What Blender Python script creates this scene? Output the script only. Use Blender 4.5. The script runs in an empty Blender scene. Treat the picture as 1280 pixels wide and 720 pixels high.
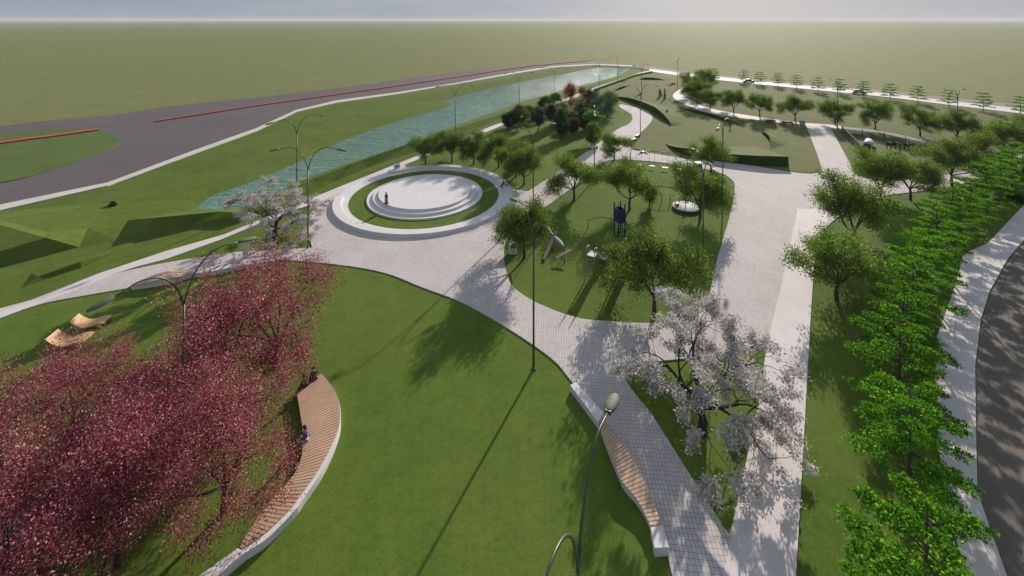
import bpy, bmesh, math, random
import numpy as np
from mathutils import Vector, Matrix
from mathutils.geometry import delaunay_2d_cdt
S = bpy.context.scene
COL = S.collection
R = math.radians
PI = math.pi
F, H, HY, CX = 557.0, 26.0, 25.0, 640.0      # lens in pixels of a 1280 px wide frame, eye height, horizon row, centre column

def P(x, y, z=0.0):
    """pixel of the survey photograph + height above ground -> point in metres"""
    d = F*(H-z)/(y-HY)
    return Vector(((x-CX)*d/F, d, z))

# ------------------------------------------------------------------ tagging
def tag(o, label=None, cat=None, group=None, kind=None):
    if label: o['label'] = label
    if cat: o['category'] = cat
    if group: o['group'] = group
    if kind: o['kind'] = kind
    return o
def link(name, me, parent=None, mat=None):
    o = bpy.data.objects.new(name, me); COL.objects.link(o)
    if parent: o.parent = parent
    if mat is not None and me is not None: me.materials.append(mat)
    return o
def empty(name, loc=(0,0,0), rz=0.0, **k):
    o = bpy.data.objects.new(name, None); COL.objects.link(o)
    o.location = loc; o.rotation_euler = (0,0,rz); o.empty_display_size = .3
    return tag(o, k.get('label'), k.get('cat'), k.get('group'), k.get('kind'))
def kids(o): return [c for c in bpy.data.objects if c.parent is o]
def copy_tree(o, loc=None, rz=None, sc=None, parent=None, label=None, group=None):
    c = o.copy(); COL.objects.link(c)
    c.parent = parent
    if loc is not None: c.location = loc
    if rz is not None: c.rotation_euler = (0,0,rz)
    if sc is not None: c.scale = (sc,sc,sc) if not isinstance(sc, tuple) else sc
    if label: c['label'] = label
    if group: c['group'] = group
    for ch in CH.get(o.name, kids(o)): copy_tree(ch, parent=c)
    return c
CH = {}

# ------------------------------------------------------------------ mesh builder
class MB:
    def __init__(s): s.v=[]; s.f=[]; s.sm=[]
    def add(s, vs, fs, smooth=False):
        b=len(s.v); s.v += [tuple(v) for v in vs]; s.f += [tuple(i+b for i in f) for f in fs]; s.sm += [smooth]*len(fs); return s
    def box(s, c, d, rz=0, M=None):
        x,y,z=(q/2 for q in d); c=Vector(c)
        rot = Matrix.Rotation(rz,3,'Z') if M is None else M
        vs=[c+rot@Vector((sx*x,sy*y,sz*z)) for sx in(-1,1) for sy in(-1,1) for sz in(-1,1)]
        return s.add(vs,[(0,1,3,2),(4,6,7,5),(0,4,5,1),(2,3,7,6),(0,2,6,4),(1,5,7,3)])
    def tube(s, pts, rad, n=8, caps=True):
        pts=[Vector(p) for p in pts]; m=len(pts)
        if not hasattr(rad,'__len__'): rad=[rad]*m
        ref=None; rings=[]
        for i,p in enumerate(pts):
            t=(pts[min(i+1,m-1)]-pts[max(i-1,0)]).normalized()
            if ref is None:
                ref=Vector((1,0,0)) if abs(t.x)<.9 else Vector((0,1,0))
            u=(ref-t*ref.dot(t)).normalized(); w=t.cross(u); ref=u
            rings.append([p+(u*math.cos(2*PI*k/n)+w*math.sin(2*PI*k/n))*rad[i] for k in range(n)])
        vs=[v for r in rings for v in r]; fs=[]
        for i in range(m-1):
            for k in range(n):
                a=i*n+k; b=i*n+(k+1)%n; fs.append((a,b,b+n,a+n))
        if caps: fs += [tuple(range(n-1,-1,-1)), tuple(range((m-1)*n, m*n))]
        return s.add(vs,fs,True)
    def lathe(s, prof, n=32, c=(0,0,0), a0=0, a1=2*PI, smooth=True):
        full=abs(a1-a0-2*PI)<1e-6; k=n if full else n+1
        vs=[(c[0]+r*math.cos(a0+(a1-a0)*j/n), c[1]+r*math.sin(a0+(a1-a0)*j/n), c[2]+z) for (r,z) in prof for j in range(k)]
        fs=[]
        for i in range(len(prof)-1):
            for j in range(n):
                a=i*k+j; b=i*k+(j+1)%k; fs.append((a,b,b+k,a+k))
        return s.add(vs,fs,smooth)
    def ball(s, c, r, seg=12, ring=8, M=None):
        c=Vector(c); r=Vector(r) if hasattr(r,'__len__') else Vector((r,r,r)); M=M or Matrix.Identity(3)
        vs=[]; fs=[]
        for i in range(ring+1):
            t=PI*i/ring
            for j in range(seg):
                a=2*PI*j/seg; q=Vector((math.sin(t)*math.cos(a)*r.x, math.sin(t)*math.sin(a)*r.y, math.cos(t)*r.z)); vs.append(c+M@q)
        for i in range(ring):
            for j in range(seg):
                fs.append((i*seg+j,(i+1)*seg+j,(i+1)*seg+(j+1)%seg,i*seg+(j+1)%seg))
        return s.add(vs,fs,True)
    def build(s, name, mat=None, parent=None, bevel=0):
        me=bpy.data.meshes.new(name); me.from_pydata(s.v,[],s.f)
        me.polygons.foreach_set('use_smooth', s.sm)
        bm=bmesh.new(); bm.from_mesh(me)
        bmesh.ops.remove_doubles(bm, verts=bm.verts, dist=1e-5)
        bmesh.ops.recalc_face_normals(bm, faces=bm.faces)
        bm.to_mesh(me); bm.free(); me.update()
        o=link(name, me, parent, mat)
        if bevel:
            m=o.modifiers.new('bevel','BEVEL'); m.width=bevel; m.segments=2; m.limit_method='ANGLE'; m.angle_limit=R(40)
        return o

# ------------------------------------------------------------------ materials
def newmat(name):
    m=bpy.data.materials.new(name); m.use_nodes=True; nt=m.node_tree; nt.nodes.clear()
    out=nt.nodes.new('ShaderNodeOutputMaterial'); return m,nt,out
def N(nt, t, **k):
    n=nt.nodes.new(t)
    for a,b in k.items():
        if a.startswith('_'): setattr(n,a[1:],b)
        else: n.inputs[a].default_value=b
    return n
def L(nt,a,b): nt.links.new(a,b)
def noise(nt, co, scale, detail=4, rough=.55, dim='3D'):
    n=N(nt,'ShaderNodeTexNoise'); n.inputs['Scale'].default_value=scale; n.inputs['Detail'].default_value=detail; n.inputs['Roughness'].default_value=rough
    L(nt,co,n.inputs['Vector']); return n.outputs['Fac']
def ramp(nt, fac, stops):
    r=N(nt,'ShaderNodeValToRGB'); e=r.color_ramp.elements
    while len(e)<len(stops): e.new(.5)
    for el,(p,c) in zip(e,stops): el.position=p; el.color=(*c,1) if len(c)==3 else c
    L(nt,fac,r.inputs['Fac']); return r.outputs['Color']
def mixc(nt, fac, a, b, mode='MIX'):
    m=N(nt,'ShaderNodeMix',_data_type='RGBA',_blend_type=mode)
    for v,i in ((fac,0),(a,6),(b,7)):
        if hasattr(v,'links'): L(nt,v,m.inputs[i])
        else: m.inputs[i].default_value = v if i==0 else (*v,1)
    return m.outputs[2]
def bump(nt, h, strength, dist):
    b=N(nt,'ShaderNodeBump'); b.inputs['Strength'].default_value=strength; b.inputs['Distance'].default_value=dist
    L(nt,h,b.inputs['Height']); return b.outputs['Normal']
def coords(nt, world=True):
    if world: return N(nt,'ShaderNodeNewGeometry').outputs['Position']
    return N(nt,'ShaderNodeTexCoord').outputs['Object']
def simple(name, col, rough=.6, metal=0, var=.12, scale=3.0, spec=.4, bmp=0, alpha=1):
    m,nt,out=newmat(name); b=N(nt,'ShaderNodeBsdfPrincipled'); co=coords(nt,False)
    n=noise(nt,co,scale,5)
    c0=tuple(c*(1-var) for c in col); c1=tuple(min(1,c*(1+var)) for c in col)
    L(nt,ramp(nt,n,[(.3,c0),(.7,c1)]),b.inputs['Base Color'])
    b.inputs['Roughness'].default_value=rough; b.inputs['Metallic'].default_value=metal; b.inputs['Specular IOR Level'].default_value=spec
    if bmp: L(nt,bump(nt,noise(nt,co,scale*12,3),bmp,.01),b.inputs['Normal'])
    L(nt,b.outputs[0],out.inputs[0]); return m

def grass_mat(name, dark, mid, light, fine=9.0, bstr=.5, dry=None):
    m,nt,out=newmat(name); b=N(nt,'ShaderNodeBsdfPrincipled'); co=coords(nt)
    n1=noise(nt,co,.07,5,.6); n2=noise(nt,co,.6,6,.7); n3=noise(nt,co,fine,4,.8)
    c=ramp(nt,n2,[(.3,dark),(.5,mid),(.72,light)])
    c=mixc(nt,ramp(nt,n1,[(.35,(0,0,0)),(.7,(.55,.55,.55))]),c,dry or light)
    c=mixc(nt,1.0,c,ramp(nt,noise(nt,co,2.3,5,.75),[(.3,(.80,.83,.78)),(.5,(1,1,1)),(.72,(1.12,1.08,1.05))]),'MULTIPLY')
    c=mixc(nt,1.0,c,ramp(nt,noise(nt,co,.16,4,.6),[(.3,(.86,.90,.86)),(.6,(1.06,1.03,1.0))]),'MULTIPLY')
    fl=ramp(nt,n3,[(.28,(.5,.5,.5)),(.5,(1,1,1)),(.75,(1.0,1.0,1.0))])
    c=mixc(nt,1.0,c,fl,'MULTIPLY')
    L(nt,c,b.inputs['Base Color']); b.inputs['Roughness'].default_value=.95; b.inputs['Specular IOR Level'].default_value=.1
    n4=noise(nt,co,fine*2.5,3,.8)
    L(nt,bump(nt,n4,bstr,.04),b.inputs['Normal'])
    L(nt,b.outputs[0],out.inputs[0]); return m

M={}
M['lawn']=grass_mat('lawn grass',(.082,.140,.016),(.102,.166,.021),(.125,.190,.030),dry=(.138,.188,.040))
M['bank']=grass_mat('bank grass',(.078,.125,.016),(.098,.150,.022),(.122,.172,.034),dry=(.14,.175,.046))
M['meadow']=grass_mat('meadow grass',(.160,.192,.064),(.182,.212,.074),(.205,.230,.088),fine=3.0,bstr=.3,dry=(.218,.214,.102))
M['island']=grass_mat('island grass',(.085,.135,.035),(.105,.158,.045),(.125,.178,.058))

def paving_mat(name, base, line, step=.26, rot=5, brick=True):
    m,nt,out=newmat(name); b=N(nt,'ShaderNodeBsdfPrincipled'); co=coords(nt)
    mp=N(nt,'ShaderNodeMapping'); mp.inputs['Rotation'].default_value=(0,0,R(rot)); L(nt,co,mp.inputs['Vector'])
    br=N(nt,'ShaderNodeTexBrick',_offset=0.0,_squash=1.0)
    br.inputs['Scale'].default_value=1.0; br.inputs['Brick Width'].default_value=step*.8; br.inputs['Row Height'].default_value=step
    br.inputs['Mortar Size'].default_value=.011; br.inputs['Mortar Smooth'].default_value=.3; br.inputs['Bias'].default_value=-.1
    br.inputs['Color1'].default_value=(*[c*.93 for c in base],1); br.inputs['Color2'].default_value=(*[c*1.05 for c in base],1); br.inputs['Mortar'].default_value=(*line,1)
    L(nt,mp.outputs[0],br.inputs['Vector'])
    n1=noise(nt,co,.25,6,.65); n2=noise(nt,co,5,4,.7)
    c=mixc(nt,1.0,br.outputs['Color'],ramp(nt,n1,[(.3,(.86,.85,.84)),(.65,(1,1,1))]),'MULTIPLY')
    c=mixc(nt,1.0,c,ramp(nt,n2,[(.3,(.92,.92,.92)),(.6,(1,1,1))]),'MULTIPLY')
    L(nt,c,b.inputs['Base Color']); b.inputs['Roughness'].default_value=.85; b.inputs['Specular IOR Level'].default_value=.25
    inv=N(nt,'ShaderNodeMath',_operation='SUBTRACT'); inv.inputs[0].default_value=1; L(nt,br.outputs['Fac'],inv.inputs[1])
    L(nt,bump(nt,inv.outputs[0],.5,.01),b.inputs['Normal'])
    L(nt,b.outputs[0],out.inputs[0]); return m
M['pavers']=paving_mat('concrete pavers',(.63,.58,.56),(.22,.205,.20))

def stone_mat(name, base, joint=0, rough=.8, stain=.85):
    m,nt,out=newmat(name); b=N(nt,'ShaderNodeBsdfPrincipled'); co=coords(nt)
    n1=noise(nt,co,.35,7,.68); n2=noise(nt,co,8,5,.75)
    c=ramp(nt,n1,[(.28,tuple(q*stain for q in base)),(.62,base)])
    c=mixc(nt,1.0,c,ramp(nt,n2,[(.25,(.88,.88,.88)),(.6,(1,1,1))]),'MULTIPLY')
    L(nt,c,b.inputs['Base Color']); b.inputs['Roughness'].default_value=rough; b.inputs['Specular IOR Level'].default_value=.3
    L(nt,bump(nt,n2,.15,.01),b.inputs['Normal'])
    L(nt,b.outputs[0],out.inputs[0]); return m
M['concrete']=stone_mat('pale walk concrete',(.70,.64,.62))
M['white']=stone_mat('white cast concrete',(.72,.69,.675),stain=.9)
M['kerbstone']=stone_mat('kerb stone',(.62,.60,.54))
M['redkerb']=stone_mat('red painted median',(.50,.10,.085))
def asphalt(name, a, bcol, sc=.12):
    m,nt,out=newmat(name); b=N(nt,'ShaderNodeBsdfPrincipled'); co=coords(nt)
    n1=noise(nt,co,sc,5,.6); n2=noise(nt,co,14,4,.85)
    c=ramp(nt,n1,[(.35,a),(.65,bcol)])
    c=mixc(nt,1.0,c,ramp(nt,n2,[(.3,(.72,.72,.72)),(.65,(1.1,1.1,1.1))]),'MULTIPLY')
    L(nt,c,b.inputs['Base Color']); b.inputs['Roughness'].default_value=.9; b.inputs['Specular IOR Level'].default_value=.25
    L(nt,bump(nt,n2,.35,.02),b.inputs['Normal'])
    L(nt,b.outputs[0],out.inputs[0]); return m
M['asphalt_far']=asphalt('road asphalt',(.120,.103,.106),(.138,.120,.122),.05)
M['asphalt_near']=asphalt('near asphalt',(.15,.128,.108),(.185,.157,.13))
M['street']=asphalt('street asphalt',(.22,.18,.16),(.26,.21,.185),.05)

def water_mat():
    m,nt,out=newmat('river water'); b=N(nt,'ShaderNodeBsdfPrincipled'); co=coords(nt)
    mp=N(nt,'ShaderNodeMapping'); mp.inputs['Rotation'].default_value=(0,0,R(-12)); mp.inputs['Scale'].default_value=(.35,1.0,1); L(nt,co,mp.inputs['Vector'])
    n1=noise(nt,mp.outputs[0],.55,5,.6); n2=noise(nt,mp.outputs[0],2.2,4,.6)
    a=N(nt,'ShaderNodeMath',_operation='ADD'); L(nt,n1,a.inputs[0])
    k=N(nt,'ShaderNodeMath',_operation='MULTIPLY'); k.inputs[1].default_value=.3; L(nt,n2,k.inputs[0]); L(nt,k.outputs[0],a.inputs[1])
    c=ramp(nt,noise(nt,co,.05,4),[(.3,(.13,.26,.21)),(.7,(.19,.33,.27))])
    L(nt,c,b.inputs['Base Color']); b.inputs['Roughness'].default_value=.08; b.inputs['IOR'].default_value=1.40
    L(nt,bump(nt,a.outputs[0],1.0,1.3),b.inputs['Normal'])
    L(nt,b.outputs[0],out.inputs[0]); return m
M['water']=water_mat()
def wood_mat(name, a, bcol, sc=(1,14,1), rough=.6):
    m,nt,out=newmat(name); b=N(nt,'ShaderNodeBsdfPrincipled'); co=coords(nt,False)
    mp=N(nt,'ShaderNodeMapping'); mp.inputs['Scale'].default_value=sc; L(nt,co,mp.inputs['Vector'])
    n=noise(nt,mp.outputs[0],1.6,6,.6); n0=noise(nt,co,.9,3)
    c=ramp(nt,n,[(.3,a),(.7,bcol)]); c=mixc(nt,1.0,c,ramp(nt,n0,[(.3,(.82,.8,.78)),(.7,(1,1,1))]),'MULTIPLY')
    L(nt,c,b.inputs['Base Color']); b.inputs['Roughness'].default_value=rough
    L(nt,bump(nt,n,.2,.01),b.inputs['Normal'])
    L(nt,b.outputs[0],out.inputs[0]); return m
M['deck']=wood_mat('bench timber',(.50,.32,.20),(.62,.43,.29))
M['ply']=wood_mat('plywood',(.55,.33,.13),(.68,.44,.20))
M['darkwood']=wood_mat('weathered plank',(.20,.15,.15),(.27,.21,.20))
M['brownwood']=wood_mat('brown plank',(.30,.19,.12),(.42,.28,.18))
M['bark']=simple('bark',(.075,.055,.042),.95,scale=6,var=.35,bmp=.6)
M['darkbark']=simple('dark bark',(.028,.022,.022),.95,scale=6,var=.35,bmp=.6)
M['pole']=simple('green grey lamp metal',(.075,.095,.062),.42,.35,var=.08)
M['head']=simple('lamp head shell',(.115,.13,.085),.7,0,var=.06)
M['lens']=simple('lamp lens glass',(.16,.18,.19),.3,0,var=.1,spec=.6)
M['steel']=simple('galvanised steel',(.42,.43,.43),.4,.6)
M['darkmetal']=simple('dark metal',(.035,.037,.04),.5,.3)
M['bluepaint']=simple('blue painted steel',(.012,.018,.10),.4)
M['greenpaint']=simple('green painted steel',(.02,.09,.035),.45)
M['offwhite']=simple('off white plastic',(.62,.62,.60),.45)
M['tubegrey']=simple('grey tunnel cloth',(.36,.37,.40),.7)
M['redplastic']=simple('red plastic',(.38,.04,.04),.4)
M['grey']=simple('grey painted metal',(.30,.33,.34),.5)
M['slidewhite']=simple('worn white slide',(.66,.63,.60),.35)
M['rubber']=simple('black rubber',(.02,.02,.02),.8)
M['rim']=simple('alloy rim',(.45,.45,.46),.3,.8)
M['carglass']=simple('car glass',(.015,.02,.025),.35,spec=.5)
M['carlight']=simple('clear lamp cover',(.75,.76,.75),.1,spec=.9)
M['carred']=simple('red lamp cover',(.35,.01,.01),.15)

def leaf_mat(name, stops, trans=.35, objvar=.10):
    m,nt,out=newmat(name)
    g=N(nt,'ShaderNodeNewGeometry'); oi=N(nt,'ShaderNodeObjectInfo')
    c=ramp(nt,g.outputs['Random Per Island'],stops)
    hs=N(nt,'ShaderNodeHueSaturation'); L(nt,c,hs.inputs['Color'])
    mr=N(nt,'ShaderNodeMapRange'); mr.inputs['To Min'].default_value=1-objvar*1.5; mr.inputs['To Max'].default_value=1+objvar*1.5; L(nt,oi.outputs['Random'],mr.inputs['Value']); L(nt,mr.outputs[0],hs.inputs['Value'])
    d=N(nt,'ShaderNodeBsdfPrincipled'); d.inputs['Roughness'].default_value=.8; d.inputs['Specular IOR Level'].default_value=.12; t=N(nt,'ShaderNodeBsdfTranslucent'); mx=N(nt,'ShaderNodeMixShader'); mx.inputs[0].default_value=trans
    L(nt,hs.outputs[0],d.inputs['Base Color']); L(nt,hs.outputs[0],t.inputs['Color'])
    L(nt,d.outputs[0],mx.inputs[1]); L(nt,t.outputs[0],mx.inputs[2]); L(nt,mx.outputs[0],out.inputs[0]); return m
M['leaf']=leaf_mat('park tree leaves',[(0,(.06,.125,.018)),(.5,(.135,.23,.030)),(.85,(.24,.34,.05)),(1,(.38,.46,.10))],.6)
M['bright']=leaf_mat('bright leaves',[(0,(.04,.14,.006)),(.5,(.11,.31,.012)),(1,(.28,.54,.04))],.55,.14)
M['pink']=leaf_mat('pink blossom',[(0,(.13,.020,.034)),(.5,(.33,.058,.085)),(.8,(.56,.20,.22)),(1,(.86,.58,.56))],.5,.07)
M['blossom']=leaf_mat('white blossom',[(0,(.34,.32,.30)),(.5,(.52,.49,.465)),(1,(.82,.78,.75))],.45,.04)
def gl(name,c,**k): 
    return leaf_mat(name,[(0,tuple(q*.8 for q in c)),(.6,tuple(q*1.4 for q in c)),(1,tuple(min(1,q*2.4) for q in c))],.5,**k)
M['teal']=gl('blue green leaves',(.035,.085,.045)); M['darkg']=gl('dark green leaves',(.024,.06,.016)); M['lime']=gl('lime leaves',(.10,.22,.025))
M['rust']=gl('rust leaves',(.17,.055,.018)); M['redbr']=gl('red brown leaves',(.15,.045,.025)); M['olive']=gl('olive leaves',(.09,.11,.03))
M['mauve']=gl('brown mauve leaves',(.085,.072,.038)); M['pale']=gl('pale leaves',(.20,.22,.12)); M['yellowg']=gl('yellow green leaves',(.13,.17,.03))

# ------------------------------------------------------------------ plan shapes
def smooth_px(pts, closed=True, n=8):
    """Catmull-Rom through plan points; a third item marks a corner"""
    m=len(pts); out=[]
    rng=range(m) if closed else range(m-1)
    for i in rng:
        p1=pts[i]; p2=pts[(i+1)%m]
        c1=len(p1)>2; c2=len(p2)>2
        if not closed and i==0: c1=True
        if not closed and i==m-2: c2=True
        if c1 and c2: out.append((p1[0],p1[1])); continue
        p0=p1 if c1 else pts[(i-1)%m]; p3=p2 if c2 else pts[(i+2)%m]
        for k in range(n):
            t=k/n; q=[]
            for a in (0,1):
                A,B,C,D=p0[a],p1[a],p2[a],p3[a]
                q.append(.5*((2*B)+(C-A)*t+(2*A-5*B+4*C-D)*t*t+(3*B-A-3*C+D)*t**3))
            out.append(tuple(q))
    if not closed: out.append((pts[-1][0],pts[-1][1]))
    return out
def inside(x,y,poly):
    c=False; j=len(poly)-1
    for i in range(len(poly)):
        xi,yi=poly[i]; xj,yj=poly[j]
        if (yi>y)!=(yj>y) and x<(xj-xi)*(y-yi)/(yj-yi)+xi: c=not c
        j=i
    return c
def cdt_region(outer, holes=(), extra=(), lines=()):
    vs=[];es=[]
    for loop in [outer]+list(holes):
        b=len(vs); vs+=[Vector(p) for p in loop]; es+=[(b+i,b+(i+1)%len(loop)) for i in range(len(loop))]
    for ln in lines:
        b=len(vs); vs+=[Vector(p) for p in ln]; es+=[(b+i,b+i+1) for i in range(len(ln)-1)]
    vs+=[Vector(p) for p in extra]
    V,E,Fc,ov,_,_=delaunay_2d_cdt(vs,es,[],0,1e-5)
    fs=[]
    for f in Fc:
        cx=sum(V[i].x for i in f)/3; cy=sum(V[i].y for i in f)/3
        if inside(cx,cy,outer) and not any(inside(cx,cy,h) for h in holes): fs.append(tuple(f))
    return V,fs,ov
def flat(name, outer_w, z, mat, holes_w=(), skirt=None, kind='structure'):
    V,fs,_=cdt_region(outer_w,holes_w)
    me=bpy.data.meshes.new(name); bm=bmesh.new()
    bv=[bm.verts.new((v.x,v.y,z)) for v in V]
    for f in fs:
        try: bm.faces.new([bv[i] for i in f])
        except ValueError: pass
    for f in bm.faces:
        f.normal_update()
        if f.normal.z<0: f.normal_flip()
    if skirt is not None:
        be=[e for e in bm.edges if len(e.link_faces)==1]; low={}
        for e in be:
            for v in e.verts:
                if v not in low: low[v]=bm.verts.new((v.co.x,v.co.y,skirt))
        for e in be:
            a,b=e.verts; bm.faces.new((a,b,low[b],low[a]))
        bmesh.ops.recalc_face_normals(bm,faces=bm.faces)
    bmesh.ops.delete(bm,geom=[v for v in bm.verts if not v.link_faces],context='VERTS')
    bm.to_mesh(me); bm.free()
    o=link(name,me,None,mat)
    if kind: o['kind']=kind
    return o
def W(px, z=0, closed=True, n=8):
    return [tuple(P(x,y,z)[:2]) for (x,y) in smooth_px(px,closed,n)]
def C(pts): return [(x,y,1) for (x,y) in pts]    # all corners

# --- river bank terrain
prom_top=[(-260,470),(0,387),(40,376),(120,344),(207,315),(280,294),(360,261),(420,236),(480,212),(505,202),(620,156),(740,111),(800,91),(816,87.5)]
side_low=[(-260,322),(0,264),(135,233),(250,190),(320,165),(370,141),(420,129.5),(495,119),(570,106.5),(640,94),(690,85.5),(745,81.6),(790,83.6)]
terr_px=prom_top+side_low[::-1]
terr_w=[tuple(P(x,y)[:2]) for x,y in terr_px]
river_px=[(243,262,1),(265,245),(290,236),(320,225),(370,204),(420,180),(480,157),(560,133),(559,125),(640,105),(700,93),(747,85),(787,86.5,1),(775,93),(750,101.5),(710,112),(670,122),(640,132),(570,157),(510,180),(460,196),(390,220),(362,232),(300,259)]
ZW=-.6
river_w=W(river_px,ZW,n=4)
ridges=[ # each: list of (px,py,z)
 [(-260,466,.02),(25,361,0),(71,344,0),(101,335,0),(151,313,0),(171,303,0),(227,286,0),(300,279,0),(350,259,0),(420,226,0),(460,209.5,0),(530,186,0),(625,149,0)],
 [(47,346,.42),(101,327,.56),(151,309,.22)],
 [(300,266,1.1),(385,226,1.55),(450,201,1.4),(530,173,1.5),(600,151,1.0),(660,131,.6),(740,105,.4),(790,90,.3)],
 [(171,301,.1),(194,272,1.8),(274,264.5,1.1)],
 [(227,284,.15),(300,266,1.1)],
 [(-200,400,0),(0,333,0),(99,309,.05)],
 [(-200,372,1.35),(0,314,1.35),(57,297,1.65),(99,309,.05)],
 [(-200,268,2.2),(0,281,2.3),(57,297,1.65)],
 [(-200,258,1.6),(0,275,2.0),(135,254,.5),(240,224,.35),(320,194,.4),(400,160,.5),(470,137,.45),(560,113,.45),(640,97,.4),(690,88,.2)],
 [(60,290,1.15),(110,285,.55),(160,275,.2),(215,266,-.25)],
 [(-120,352,.1),(0,350,.15),(40,341,.1),(99,322,.1),(150,302,.1)],
]
def make_banks():
    extra_lines=[[tuple(P(x,y,z)[:2]) for x,y,z in r] for r in ridges]
    zmap=[]
    for r in ridges:
        for x,y,z in r: zmap.append((P(x,y,z),z))
    V,fs,ov=cdt_region(terr_w,[river_w],(),extra_lines)
    n0=len(terr_w); n1=n0+len(river_w)
    zs=[0.0]*len(V)
    flatz=[0.0]*n0+[ZW]*len(river_w)+[z for r in ridges for _,_,z in r]
    for i,o in enumerate(ov):
        src=[j for j in o if j<len(flatz)]
        if src: zs[i]=flatz[src[0]]
        else:
            v=V[i]; ws=[(1/((v.x-p.x)**2+(v.y-p.y)**2+1e-3),z) for p,z in zmap]; t=sum(w for w,_ in ws); zs[i]=sum(w*z for w,z in ws)/t
    me=bpy.data.meshes.new('river_bank'); me.from_pydata([(v.x,v.y,z) for v,z in zip(V,zs)],[],fs); 
    bm=bmesh.new(); bm.from_mesh(me)
    for f in bm.faces:
        f.normal_update()
        if f.normal.z<0: f.normal_flip()
    bm.to_mesh(me); bm.free()
    o=link('river_bank',me,None,M['bank']); o['kind']='structure'
make_banks()
flat('river_water',river_w,ZW,M['water'])
flat('river_bed',[(p[0]*1.0,p[1]) for p in terr_w],-3.5,M['bank'])
B=14000
flat('meadow_ground',[(-B,-60),(B,-60),(B,B),(-B,B)],0.0,M['meadow'],[terr_w])

# --- lawn sheet of the park
lawn_px=C([(-900,745)]+[(x,y+5) for x,y in prom_top[:-1]]+[(816,88.5),(830,97),(960,105),(1280,140),(1700,190),(1700,330),(1258,720),(1300,1500),(-2500,1500)])
flat('park_lawn',W(lawn_px),.02,M['lawn'])

M['hazelawn']=grass_mat('haze dulled grass',(.118,.142,.042),(.138,.165,.052),(.160,.185,.064),dry=(.165,.182,.075))  # far grass: distance haze put into the colour as a duller green
hill_px=[(816,90,1),(830,98,1),(960,107.5,1),(1280,141,1),(1600,180,1),(1500,260,1),(1240,205,1),(1062,204,1),(1027,212,1),(1010,216.5,1),(960,211,1),(915,204,1),(865,200,1),(832,195,1),(796,189,1),(787,177,1),(812,155,1),(815,147,1),(797,135,1),(775,131,1),(752,122,1),(742,114,1),(800,93,1)]
flat('far_lawn',W(hill_px),.06,M['hazelawn'])

M['faceshade']=grass_mat('painted mound shade',(.022,.045,.010),(.032,.060,.014),(.045,.078,.018))  # for the mound faces: their shade is put into a darker green
# --- roads at the left
road_px=[(-400,215,1),(0,158),(120,146),(220,132),(320,122),(445,107),(570,90),(640,84),(690,77),(727,76),(755,78),(790,81.5),(812,83,1),(812,88,1),(790,83.4,1),(745,81.2),(690,84.7),(640,93),(570,105.5),(495,118),(420,128.5),(370,140),(320,164),(250,189.5),(135,232.5),(0,263.5),(-400,360,1)]
flat('park_road',W(road_px),.04,M['asphalt_far'])
walk_px=C([(-400,343),(0,257),(135,229),(250,186),(320,161),(370,138),(420,126),(495,116),(570,104),(640,91),(690,83),(745,80.2),(790,82.2),(790,83.4),(745,81.2),(690,84.7),(640,93),(570,105.5),(495,118.3),(420,129),(370,140.5),(320,164.5),(250,190),(135,233),(0,264),(-400,356)])
flat('road_sidewalk',W(walk_px),.16,M['kerbstone'],skirt=-.3)
isl_px=[(-140,185),(-60,172),(0,167),(60,162.5),(110,162.5),(138,168),(151,177),(140,186),(110,198),(60,215),(0,229),(-80,235),(-150,215)]
flat('island_grass',W(isl_px),.17,M['island'],skirt=0)
def ribbon(name, a_px, width, z0, z1, mat, kind='structure', label=None, cat=None):
    pts=[P(x,y) for x,y in smooth_px(a_px,False)]
    Lp=[];Rp=[]
    for i,p in enumerate(pts):
        t=(pts[min(i+1,len(pts)-1)]-pts[max(i-1,0)]).normalized(); n=Vector((-t.y,t.x,0))
        w=width[i*(len(width)-1)//max(1,len(pts)-1)] if hasattr(width,'__len__') else width
        Lp.append(p+n*w/2);Rp.append(p-n*w/2)
    loop=[(p.x,p.y) for p in Lp]+[(p.x,p.y) for p in Rp[::-1]]
    o=flat(name,loop,z1,mat,skirt=z0,kind=kind)
    if label: tag(o,label,cat)
    return o
ribbon('red_median',[(-300,226),(0,180.5),(60,172.5),(122,163.5)],1.6,0,.5,M['redkerb'])
ribbon('red_median',[(195,152.5),(250,144),(320,133),(430,117.5),(520,104.5),(600,92.5),(660,83.5),(735,76.6)],.9,0,.4,M['redkerb'])

# --- far street
st_top=[(812,83.5),(855,89),(960,101),(1110,114),(1185,122),(1280,131),(1700,172)]
sw_top=[(812,86.5),(855,92),(960,103),(1110,117.5),(1185,126.5),(1280,137),(1700,184)]
sw_low=[(812,89.5),(855,96),(960,107),(1110,122),(1185,131.5),(1280,143),(1700,192)]
flat('far_street',W(C(st_top+sw_low[::-1])),.05,M['street'])
flat('street_sidewalk',W(C(sw_top+sw_low[::-1])),.17,M['concrete'],skirt=0)
flat('street_sidewalk_end',W(C([(690,78.8),(727,77.3),(760,79.6),(812,85),(880,93.5),(880,98),(812,90.5),(770,82)])),.10,M['concrete']) if False else None

# --- promenade
prom_low=[(-260,484),(0,399),(40,384),(100,361),(150,341),(172,334),(207,325),(277,300),(320,282),(367,264.5),(388,257),(430,240),(480,217),(505,207),(620,160.5),(740,114.5),(800,93.5),(815,90.5)]
flat('promenade_path',W(C(prom_top[:-1]+[(815,88)]+prom_low[::-1])),.104,M['concrete'],skirt=-.05)

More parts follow.
